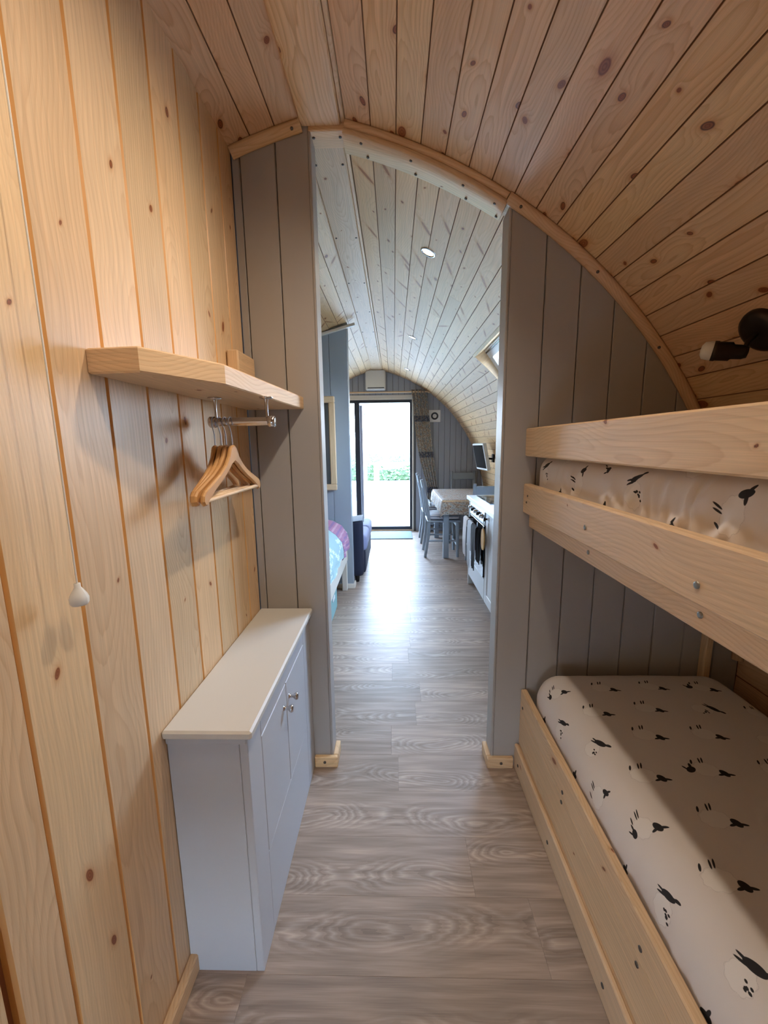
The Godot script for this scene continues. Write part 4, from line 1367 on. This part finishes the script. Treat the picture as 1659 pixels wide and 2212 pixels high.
func build_sofa() -> void:
	var o := thing("sofa", "dark navy sofa along the left wall beyond the alcove", "sofa", Vector3(-0.75, 0, -4.45))
	var soft := func(called: String, lo: Vector3, hi: Vector3, r: float, m: Material) -> void:
		put(called, soft_box(lo, hi, r, 0.0, 0.002), m, o)
	soft.call("arm", Vector3(-0.42, 0.06, 0.49), Vector3(0.445, 0.63, 0.61), 0.04, M.navy)
	soft.call("arm", Vector3(-0.42, 0.06, -0.61), Vector3(0.445, 0.40, -0.49), 0.04, M.navy)
	soft.call("back", Vector3(-0.44, 0.06, -0.49), Vector3(-0.22, 0.82, 0.49), 0.06, M.navy)
	soft.call("base", Vector3(-0.30, 0.06, -0.49), Vector3(0.46, 0.30, 0.49), 0.03, M.navy)
	soft.call("seat_cushion", Vector3(-0.24, 0.28, -0.488), Vector3(0.475, 0.455, -0.002), 0.05, M.lilac)
	soft.call("seat_cushion", Vector3(-0.24, 0.28, 0.002), Vector3(0.475, 0.455, 0.488), 0.05, M.lilac)
	for x in [-0.36, 0.38]:
		for z in [-0.55, 0.55]:
			var g := G.new()
			g.tube([Vector3(x, 0.0, z), Vector3(x, 0.075, z)], [0.018, 0.026], 10)
			put("foot", g.mesh(), M.black, o)
	# cream throw folded on the near arm
	var rows: Array = []
	var uvs: Array = []
	for i in 9:
		var x := -1.16 + 0.86 * i / 8.0
		var row := PackedVector3Array()
		var uv := PackedVector2Array()
		var prof := [Vector2(-3.834, 0.622), Vector2(-3.839, 0.647), Vector2(-3.87, 0.662), Vector2(-3.91, 0.664), Vector2(-3.95, 0.655), Vector2(-3.968, 0.63), Vector2(-3.972, 0.58)]
		for p in prof:
			row.append(Vector3(x, p.y + 0.008 * sin(i * 1.7), p.x))
			uv.append(Vector2(x, p.x))
		rows.append(row); uvs.append(uv)
	var g := G.new()
	g.sheet(rows, uvs, func(c: Vector3) -> Vector3: return c - Vector3(c.x, 0.58, -3.9))
	tag(put("sofa_throw", g.mesh(), M.towel_grey), "pale throw folded over the arm of the navy sofa", "throw")

# ------------------------------------------------------------------ far room, right side
func build_kitchen() -> void:
	var F := 0.705    # front plane of the doors
	var back := 1.22
	var o := thing("kitchen_cabinet", "pale kitchen base cabinet with shaker doors beside the oven", "kitchen cabinet", Vector3(F, 0, -3.12))
	var add := func(par: Node3D, called: String, lo: Vector3, hi: Vector3, m: Material, la := 2, ch := 0.002) -> void:
		var g := G.new()
		g.box(lo, hi, ch, la)
		put(called, g.mesh(), m, par)
	add.call(o, "body", Vector3(0.022, 0.10, 0.0), Vector3(back - F, 0.825, 1.44), M.unit)
	add.call(o, "plinth", Vector3(0.062, 0.0, 0.0), Vector3(back - F, 0.10, 1.44), M.unit)
	for i in 2:
		var d := Node3D.new()
		d.name = "door" if i == 0 else "door_001"
		o.add_child(d)
		var a := 0.003 + 0.72 * i
		var b := a + 0.714
		add.call(d, "panel", Vector3(0.006, 0.105, a + 0.01), Vector3(0.02, 0.82, b - 0.01), M.unit)
		add.call(d, "stile", Vector3(0.0, 0.103, a), Vector3(0.021, 0.822, a + 0.075), M.unit, 1)
		add.call(d, "stile", Vector3(0.0, 0.103, b - 0.075), Vector3(0.021, 0.822, b), M.unit, 1)
		add.call(d, "rail", Vector3(0.0, 0.747, a + 0.075), Vector3(0.021, 0.822, b - 0.075), M.unit, 2)
		add.call(d, "rail", Vector3(0.0, 0.103, a + 0.075), Vector3(0.021, 0.178, b - 0.075), M.unit, 2)
		var g := G.new()
		g.lathe([Vector2(0.007, 0), Vector2(0.007, 0.012), Vector2(0.016, 0.018), Vector2(0.018, 0.025), Vector2(0, 0.029)], 16, Transform3D(Basis(Quaternion(Vector3.UP, Vector3(-1, 0, 0))), Vector3(0.0, 0.772, a + 0.04 if i == 0 else b - 0.04)))
		put("knob", g.mesh(), M.dark_metal, d)
	# end panel and oven housing
	var e := thing("kitchen_end_panel", "pale end panel of the kitchen run next to the table", "panel", Vector3(F, 0, -3.83))
	add.call(e, "panel", Vector3(0.0, 0.0, 0.0), Vector3(back - F, 0.825, 0.02), M.unit, 1)
	var v := thing("oven", "built in black glass oven with steel control panel", "oven", Vector3(F, 0, -3.80))
	add.call(v, "body", Vector3(0.024, 0.10, 0.0), Vector3(back - F, 0.825, 0.67), M.steel)
	add.call(v, "plinth", Vector3(0.062, 0.0, 0.0), Vector3(back - F, 0.10, 0.67), M.unit)
	add.call(v, "drawer", Vector3(0.0, 0.105, 0.002), Vector3(0.022, 0.275, 0.668), M.unit)
	add.call(v, "door", Vector3(-0.004, 0.282, 0.03), Vector3(0.022, 0.700, 0.64), M.hob)
	add.call(v, "control_panel", Vector3(-0.002, 0.705, 0.03), Vector3(0.022, 0.822, 0.64), M.steel)
	for k in 5:
		var g := G.new()
		g.lathe([Vector2(0.020, 0), Vector2(0.020, 0.005), Vector2(0.015, 0.007), Vector2(0.014, 0.026), Vector2(0, 0.027)], 16, Transform3D(Basis(Quaternion(Vector3.UP, Vector3(-1, 0, 0))), Vector3(-0.002, 0.768, 0.10 + 0.115 * k)))
		put("dial", g.mesh(), M.chrome if k % 2 == 0 else M.black, v)
	var g2 := G.new()
	g2.tube([Vector3(-0.045, 0.672, 0.06), Vector3(-0.045, 0.672, 0.61)], 0.009, 12)
	for z in [0.09, 0.58]: g2.tube([Vector3(-0.045, 0.672, z), Vector3(-0.002, 0.672, z)], 0.006, 8)
	put("handle", g2.mesh(), M.black, v)
	var w := thing("worktop", "white kitchen worktop with square edge along the right side", "worktop", Vector3(F, 0.825, -3.83))
	add.call(w, "slab", Vector3(-0.022, 0.0, -0.012), Vector3(back - F + 0.02, 0.036, 2.15), M.worktop, 2, 0.004)
	var h := thing("hob", "black glass hob set in the worktop above the oven", "hob", Vector3(F, 0.861, -3.48))
	add.call(h, "glass", Vector3(0.05, 0.0, -0.27), Vector3(0.47, 0.008, 0.27), M.hob, 2, 0.003)
	for p in [[0.15, -0.13], [0.15, 0.13], [0.36, -0.13], [0.36, 0.13]]:
		var g := G.new()
		g.lathe([Vector2(0.075, 0.0082), Vector2(0.078, 0.0088), Vector2(0.081, 0.0082)], 28, Transform3D(Basis.IDENTITY, Vector3(p[0], 0, p[1])))
		put("ring", g.mesh(), M.steel, h)
	# towels over the oven handle
	towel("towel", "white waffle towel hanging over the oven handle, at the table end", F - 0.045, 0.672, -3.735, -3.56, 0.33, 0.014, M.towel_white)
	towel("towel_001", "pale grey towel hanging in the middle of the oven handle", F - 0.045, 0.672, -3.54, -3.375, 0.38, 0.008, M.towel_grey)
	towel("towel_002", "black towel hanging on the oven handle beside the cabinet", F - 0.045, 0.672, -3.36, -3.195, 0.35, 0.004, M.towel_black)
	# paddle-shaped board hung from the first knob
	var p := thing("paddle_board", "small wooden paddle board hanging by string from cabinet knob", "paddle board", Vector3(F - 0.012, 0.772, -3.075))
	var poly := PackedVector2Array()
	for i in 20:
		var a := TAU * i / 20.0
		poly.append(Vector2(cos(a) * 0.052, -0.155 + sin(a) * 0.085))
	var g3 := G.new()
	g3.prism(poly, 0.010, 0.002, Transform3D(Basis(Vector3(0, 0, 1), Vector3.UP, Vector3(1, 0, 0)), Vector3(-0.022, 0, 0)))
	put("board", g3.mesh(), M.post, p)
	g3 = G.new()
	g3.tube([Vector3(-0.015, 0.012, 0.004), Vector3(-0.018, -0.075, 0.012)], 0.0015, 6)
	g3.tube([Vector3(-0.015, 0.012, -0.004), Vector3(-0.018, -0.075, -0.008)], 0.0015, 6)
	put("string", g3.mesh(), M.cord, p)

func towel(called: String, label: String, x: float, y: float, z0: float, z1: float, drop: float, puff: float, m: Material) -> void:
	var rows: Array = []
	var uvs: Array = []
	var n := 10
	for i in n + 1:
		var t := float(i) / n
		var z := lerpf(z0, z1, t)
		var row := PackedVector3Array()
		var uv := PackedVector2Array()
		var fold := sin(t * TAU * 2.0) * 0.006
		var prof: Array = []
		for k in 8: prof.append(Vector2(x - 0.016 - puff * (0.4 + 0.6 * sin(PI * (0.15 + 0.85 * k / 7.0))) + fold * (1.0 - k / 7.0), y - drop + drop * k / 7.0))
		prof.append(Vector2(x - 0.009, y + 0.013))
		prof.append(Vector2(x + 0.004, y + 0.014))
		prof.append(Vector2(x + 0.014, y + 0.004))
		prof.append(Vector2(x + 0.018 + fold * 0.3, y - drop * 0.5))
		prof.append(Vector2(x + 0.019 + fold * 0.5, y - drop * 0.85))
		for k in prof.size():
			var p: Vector2 = prof[k]
			row.append(Vector3(p.x, p.y, z + (0.5 - t) * 0.03 * (1.0 - clampf(k / 7.0, 0, 1))))
			uv.append(Vector2(k * 0.05, z))
		rows.append(row); uvs.append(uv)
	var g := G.new()
	g.sheet(rows, uvs, func(c: Vector3) -> Vector3: return Vector3(c.x - (x + 0.001), maxf(0.0, c.y - y), 0))
	var o := put(called, g.mesh(), m)
	counts["towel"] = 3
	tag(o, label, "towel", "towels on the oven handle")

func make_chair(label: String) -> Node3D:   # faces +x
	var o := thing("dining_chair", label, "chair", Vector3.ZERO, 0.0, "grey painted dining chairs")
	var g := G.new()
	g.box(Vector3(-0.19, 0.425, -0.20), Vector3(0.20, 0.45, 0.20), 0.006)
	put("seat", g.mesh(), M.chair, o)
	for s in [-1.0, 1.0]:
		g = G.new()
		g.tube([Vector3(0.17, 0.0, 0.17 * s), Vector3(0.165, 0.43, 0.165 * s)], [0.016, 0.021], 8)
		put("leg", g.mesh(), M.chair, o)
		g = G.new()
		g.tube([Vector3(-0.215, 0.0, 0.175 * s), Vector3(-0.175, 0.30, 0.172 * s), Vector3(-0.170, 0.45, 0.17 * s), Vector3(-0.205, 0.70, 0.17 * s), Vector3(-0.255, 0.93, 0.17 * s)], [0.017, 0.020, 0.021, 0.019, 0.016], 8)
		put("back_leg", g.mesh(), M.chair, o)
		g = G.new()
		g.tube([Vector3(-0.19, 0.20, 0.172 * s), Vector3(0.167, 0.20, 0.168 * s)], 0.011, 8)
		put("stretcher", g.mesh(), M.chair, o)
	g = G.new()
	g.tube([Vector3(0.167, 0.14, -0.168), Vector3(0.167, 0.14, 0.168)], 0.011, 8)
	put("stretcher", g.mesh(), M.chair, o)
	g = G.new()
	g.box(Vector3(0.150, 0.37, -0.165), Vector3(0.170, 0.425, 0.165), 0.003, 2)
	put("apron", g.mesh(), M.chair, o)
	for r in [[0.805, 0.905, -0.232], [0.60, 0.65, -0.192]]:
		g = G.new()
		g.box(Vector3(-0.011, r[0], -0.16), Vector3(0.011, r[1], 0.16), 0.005, 2, Transform3D(Basis(Vector3(0, 0, 1), 0.2), Vector3(r[2] + 0.167, 0.017, 0)))
		put("back_rail", g.mesh(), M.chair, o)
	return o

func build_dining() -> void:
	var T0 := Vector3(0.97, 0, -5.26)
	var o := thing("dining_table", "grey painted dining table under a patterned cloth", "table", T0)
	var g := G.new()
	g.box(Vector3(-0.42, 0.665, -0.60), Vector3(0.34, 0.695, 0.60), 0.005, 2)
	put("tabletop", g.mesh(), pw(3), o)
	for sx in [-0.365, 0.285]:
		for sz in [-0.53, 0.53]:
			g = G.new()
			g.box(Vector3(sx - 0.032, 0, sz - 0.032), Vector3(sx + 0.032, 0.665, sz + 0.032), 0.005)
			put("leg", g.mesh(), M.chair, o)
	for r in [[Vector3(-0.345, 0.57, 0.515), Vector3(0.265, 0.663, 0.545)], [Vector3(-0.345, 0.57, -0.545), Vector3(0.265, 0.663, -0.515)], [Vector3(-0.385, 0.57, -0.50), Vector3(-0.36, 0.663, 0.50)], [Vector3(0.28, 0.57, -0.50), Vector3(0.305, 0.663, 0.50)]]:
		g = G.new()
		g.box(r[0], r[1], 0.003)
		put("apron", g.mesh(), M.chair, o)
	# cloth
	var rows: Array = []
	var uvs: Array = []
	var nx := 26
	var nzz := 34
	for i in nx + 1:
		var row := PackedVector3Array()
		var uv := PackedVector2Array()
		for j in nzz + 1:
			var u := lerpf(-0.58, 0.50, float(i) / nx)
			var v := lerpf(-0.76, 0.77, float(j) / nzz)
			var cx := clampf(u, -0.425, 0.345)
			var cz := clampf(v, -0.606, 0.606)
			var dx := u - cx
			var dz := v - cz
			var over := absf(dx) + absf(dz)
			var flare := 0.10 * over + 0.008 * sin(v * 26.0) * minf(1.0, absf(dx) * 12.0)
			var flz := 0.10 * over + 0.008 * sin(u * 26.0) * minf(1.0, absf(dz) * 12.0)
			row.append(T0 + Vector3(cx + signf(dx) * flare, 0.699 - minf(over, 0.20), cz + signf(dz) * flz))
			uv.append(Vector2(u, v))
		rows.append(row); uvs.append(uv)
	g = G.new()
	g.sheet(rows, uvs, func(c: Vector3) -> Vector3: return Vector3(0, 0.6, 0) + (c - T0 - Vector3(0, 0.62, 0)))
	tag(put("tablecloth", g.mesh(), M.cloth), "beige patterned tablecloth hanging over the dining table edges", "tablecloth")
	var c := make_chair("grey dining chair on the aisle side of the table, nearer the kitchen")
	c.set_meta("base", "dining_chair")
	c.position = Vector3(0.580, 0, -4.93)
	var d := dup(c, "grey dining chair on the aisle side of the table, nearer the glass door")
	d.position = Vector3(0.575, 0, -5.62)
	d = dup(c, "grey dining chair at the end of the table against the end wall")
	d.position = Vector3(1.03, 0, -5.89)
	d.rotation.y = -PI / 2
	d = dup(c, "grey dining chair whose back shows above the kitchen worktop")
	d.position = Vector3(1.00, 0, -4.46)
	d.rotation.y = PI / 2
	for i in 2:
		var k := put("seat_cushion" if i == 0 else "seat_cushion_001", soft_box(Vector3(0.41, 0.451, -5.11 - 0.69 * i), Vector3(0.765, 0.515, -4.745 - 0.69 * i), 0.03, 0.01, 0.003), M.stripe)
		tag(k, "striped pale cushion on the aisle chair nearer the kitchen" if i == 0 else "striped pale cushion on the aisle chair nearer the door", "cushion", "striped seat cushions")

func build_end_fittings() -> void:
	# heater above the door
	var o := thing("heater", "white square wall heater above the glass door", "heater", Vector3(-0.255, 2.115, ZE))
	var g := G.new()
	g.box(Vector3(-0.145, 0.0, 0.0), Vector3(0.145, 0.285, 0.11), 0.014)
	put("body", g.mesh(), M.plastic, o)
	g = G.new()
	g.box(Vector3(-0.115, 0.024, 0.105), Vector3(0.125, 0.036, 0.1125), 0.002, 0)
	put("outlet_slot", g.mesh(), M.anthracite, o)
	# extractor vent
	o = thing("wall_vent", "white square vent with dark ring on grey end wall", "vent", Vector3(0.61, 1.74, ZE))
	g = G.new()
	g.box(Vector3(-0.088, -0.088, 0.0), Vector3(0.088, 0.088, 0.028), 0.006)
	put("plate", g.mesh(), M.white, o)
	var up := Basis(Quaternion(Vector3.UP, Vector3(0, 0, 1)))
	g = G.new()
	g.lathe([Vector2(0.030, 0.027), Vector2(0.030, 0.034), Vector2(0.054, 0.034), Vector2(0.054, 0.027)], 28, Transform3D(up, Vector3.ZERO), true)
	put("ring", g.mesh(), M.anthracite, o)
	g = G.new()
	g.lathe([Vector2(0, 0.035), Vector2(0.016, 0.034), Vector2(0.018, 0.027)], 20, Transform3D(up, Vector3.ZERO))
	put("hub", g.mesh(), M.plastic, o)
	# curtain pole
	o = thing("curtain_pole", "pale curtain pole over the glass door", "curtain pole", Vector3(0.0, 2.085, ZE + 0.075))
	g = G.new()
	g.tube([Vector3(-1.05, 0, 0), Vector3(0.50, 0, 0)], 0.012, 12)
	put("pole", g.mesh(), pp(4), o)
	g = G.new()
	g.lathe([Vector2(0, 0.0), Vector2(0.014, 0.0), Vector2(0.022, 0.016), Vector2(0.018, 0.034), Vector2(0, 0.04)], 16, Transform3D(Basis(Quaternion(Vector3.UP, Vector3(1, 0, 0))), Vector3(0.50, 0, 0)))
	put("finial", g.mesh(), pp(4), o)
	for x in [-0.6, 0.47]:
		g = G.new()
		g.tube([Vector3(x, 0, -0.074), Vector3(x, 0, 0)], 0.008, 8)
		put("bracket", g.mesh(), pp(4), o)
	# curtain, swept to the right
	var rows: Array = []
	var uvs: Array = []
	var keys := [[2.115, 0.262, 0.478], [1.74, 0.300, 0.520], [1.36, 0.335, 0.562], [1.08, 0.390, 0.598], [0.86, 0.452, 0.625], [0.70, 0.495, 0.650], [0.45, 0.50, 0.67], [0.05, 0.49, 0.69]]
	for i in 57:
		var t := i / 56.0 * 7.0
		var a: Array = keys[mini(int(t), 6)]
		var b: Array = keys[mini(int(t), 6) + 1]
		var f := t - mini(int(t), 6)
		var y := lerpf(a[0], b[0], f)
		var x0 := lerpf(a[1], b[1], f)
		var x1 := lerpf(a[2], b[2], f)
		var row := PackedVector3Array()
		var uv := PackedVector2Array()
		for k in 61:
			var s := k / 60.0
			row.append(Vector3(lerpf(x0, x1, s) + 0.006 * sin(s * TAU * 10.0 + y), y, ZE + 0.075 + 0.024 * sin(s * TAU * 5.0 + 0.6) + 0.006 * sin(s * 31.0 + y * 3.0)))
			uv.append(Vector2(s * 1.3, (2.115 - y) / 2.1))
		rows.append(row); uvs.append(uv)
	g = G.new()
	g.sheet(rows, uvs, func(_c: Vector3) -> Vector3: return Vector3(0, 0, 1))
	tag(put("curtain", g.mesh(), M.curtain), "beige and navy banded curtain drawn to the right of door", "curtain")
	# television on its arm
	o = thing("television", "small white framed television on an arm by the curved wall", "television", Vector3(1.045, 1.175, -4.98))
	var tilt := Transform3D(Basis(Vector3(0, 0, 1), 0.20) * Basis(Vector3.UP, 0.06), Vector3.ZERO)
	g = G.new()
	g.box(Vector3(-0.016, -0.155, -0.235), Vector3(0.026, 0.165, 0.235), 0.006, 2, tilt)
	put("casing", g.mesh(), M.white, o)
	g = G.new()
	g.box(Vector3(-0.019, -0.130, -0.213), Vector3(-0.0155, 0.145, 0.213), 0.001, 2, tilt)
	put("screen", g.mesh(), M.screen, o)
	g = G.new()
	g.tube([Vector3(0.02, -0.01, 0.0), Vector3(0.09, -0.02, -0.05), Vector3(0.17, -0.03, -0.10)], 0.012, 8)
	g.box(Vector3(0.160, -0.07, -0.14), Vector3(0.180, 0.03, -0.06), 0.004)
	put("arm", g.mesh(), M.dark_metal, o)
	# small socket beside the bracket
	o = thing("wall_socket", "small white cable socket on the curved wall behind television", "socket", Vector3(1.255, 1.17, -4.86))
	g = G.new()
	var nn := Vector2(CX - 1.255, CY - 1.17).normalized()
	g.box(Vector3(-0.04, -0.002, -0.04), Vector3(0.04, 0.012, 0.04), 0.004, 0, Transform3D(Basis(Vector3(nn.y, -nn.x, 0), Vector3(nn.x, nn.y, 0), Vector3(0, 0, 1)), Vector3.ZERO))
	put("plate", g.mesh(), M.white, o)
	# door mat
	g = G.new()
	g.box(Vector3(-0.35, 0.0005, -6.20), Vector3(0.262, 0.012, -5.70), 0.004)
	tag(put("door_mat", g.mesh(), M.mat_grey), "pale grey door mat on the floor inside the glass door", "door mat")

# ------------------------------------------------------------------ outdoors
func build_outdoors() -> void:
	var g := G.new()
	g.box(Vector3(-30, -0.5, -60), Vector3(30, -0.15, 20), 0.01)
	struct_node(put("ground", g.mesh(), M.gravel), "pale gravel yard outside the glass door", "ground")
	g = G.new()
	g.box(Vector3(-30, -0.16, -60), Vector3(30, -0.13, -18.3), 0.005)
	struct_node(put("ground_field", g.mesh(), M.grass), "grass field beyond the hedge outside", "ground")
	var hedge := func(called: String, label: String, z: float, x0: float, x1: float, h: float, m: Material, seedv: int, n: int) -> void:
		var o := thing(called, label, "hedge", Vector3((x0 + x1) * 0.5, -0.15, z))
		rng.seed = seedv
		var st := G.new()
		for k in n:
			var c := Vector3(rng.randf_range(x0, x1) - (x0 + x1) * 0.5, rng.randf_range(0.04, 1.0), rng.randf_range(-0.35, 0.35))
			c.y *= h * (0.85 + 0.15 * sin(c.x * 2.3 + seedv)) * (1.0 - 0.4 * absf(c.z))
			var a := Basis(Vector3(rng.randf() - 0.5, rng.randf() - 0.5, rng.randf() - 0.5).normalized(), rng.randf() * TAU)
			var r := rng.randf_range(0.05, 0.11) * h / 0.7
			st.quad(c + a * Vector3(-r, 0, 0), c + a * Vector3(0, r * 0.5, 0.02), c + a * Vector3(r, 0, 0), c + a * Vector3(0, -r * 0.5, 0.02), Vector2.ZERO, Vector2.RIGHT, Vector2.ONE, Vector2.DOWN, a * Vector3(0, 0, 1))
		var f := put("foliage", st.mesh(), m, o)
		f.set_meta("kind", "stuff")
		st = G.new()
		st.box(Vector3((x0 - x1) * 0.48, 0, -0.2), Vector3((x1 - x0) * 0.48, h * 0.7, 0.2), 0.05)
		put("stems", st.mesh(), m, o)
	hedge.call("hedge", "green hedge across the yard outside, behind the wooden post", -17.0, -5.0, 3.5, 0.74, M.leaf, 3, 5200)
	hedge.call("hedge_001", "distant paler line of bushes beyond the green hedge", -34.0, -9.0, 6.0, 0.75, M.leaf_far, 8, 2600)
	var o := thing("garden_post", "short square wooden post outside in the yard", "post", Vector3(-0.40, -0.15, -9.5))
	g = G.new()
	g.box(Vector3(-0.062, 0, -0.062), Vector3(0.062, 1.03, 0.062), 0.006)
	put("post", g.mesh(), M.post, o)
	g = G.new()
	g.box(Vector3(-0.075, 1.03, -0.075), Vector3(0.075, 1.055, 0.075), 0.006)
	put("cap", g.mesh(), pc(3), o)

func _ready() -> void:
	var cam := Camera3D.new()
	cam.name = "camera"
	cam.fov = 102.66
	cam.near = 0.02
	cam.far = 200.0
	cam.position = Vector3(0, 1.35, 0)
	cam.rotation_degrees = Vector3(-9.5, 1.45, -0.74)
	cam.current = true
	add_child(cam)
	var sky := ProceduralSkyMaterial.new()
	sky.sky_top_color = Color(0.72, 0.85, 1.0)
	sky.sky_horizon_color = Color(0.88, 0.94, 1.0)
	sky.ground_horizon_color = Color(0.80, 0.82, 0.80)
	sky.ground_bottom_color = Color(0.55, 0.56, 0.54)
	sky.sky_energy_multiplier = 4.6
	sky.ground_energy_multiplier = 3.0
	var env := Environment.new()
	env.background_mode = Environment.BG_SKY
	env.sky = Sky.new()
	env.sky.sky_material = sky
	env.tonemap_mode = Environment.TONE_MAPPER_LINEAR
	env.tonemap_exposure = 1.0
	env.sdfgi_enabled = true
	env.ssao_enabled = true
	env.ssil_enabled = true
	var we := WorldEnvironment.new()
	we.name = "surroundings"
	we.environment = env
	add_child(we)
	make_materials()
	build_floor()
	build_left_wall()
	build_dividers()
	build_ceiling()
	build_end_wall()
	build_roof_window()
	build_outdoors()
	downlight(0.18, -0.98, "recessed ceiling light over the shelf, nearest the partition", 0.68)
	downlight(0.18, -0.42, "recessed ceiling light above the viewer in the bunk room", 0.55)
	downlight(0.18, -2.22, "recessed ceiling light just beyond the doorway", 0.5)
	downlight(0.18, -3.88, "recessed ceiling light in the middle of the far room", 0.4)
	downlight(0.18, -5.47, "recessed ceiling light nearest the end wall", 0.4)
	build_shelf()
	build_hangers()
	build_cabinet()
	build_pull_cord()
	build_bunk()
	reading_lamp()
	build_double_bed()
	build_sofa()
	build_kitchen()
	build_dining()
	build_end_fittings()
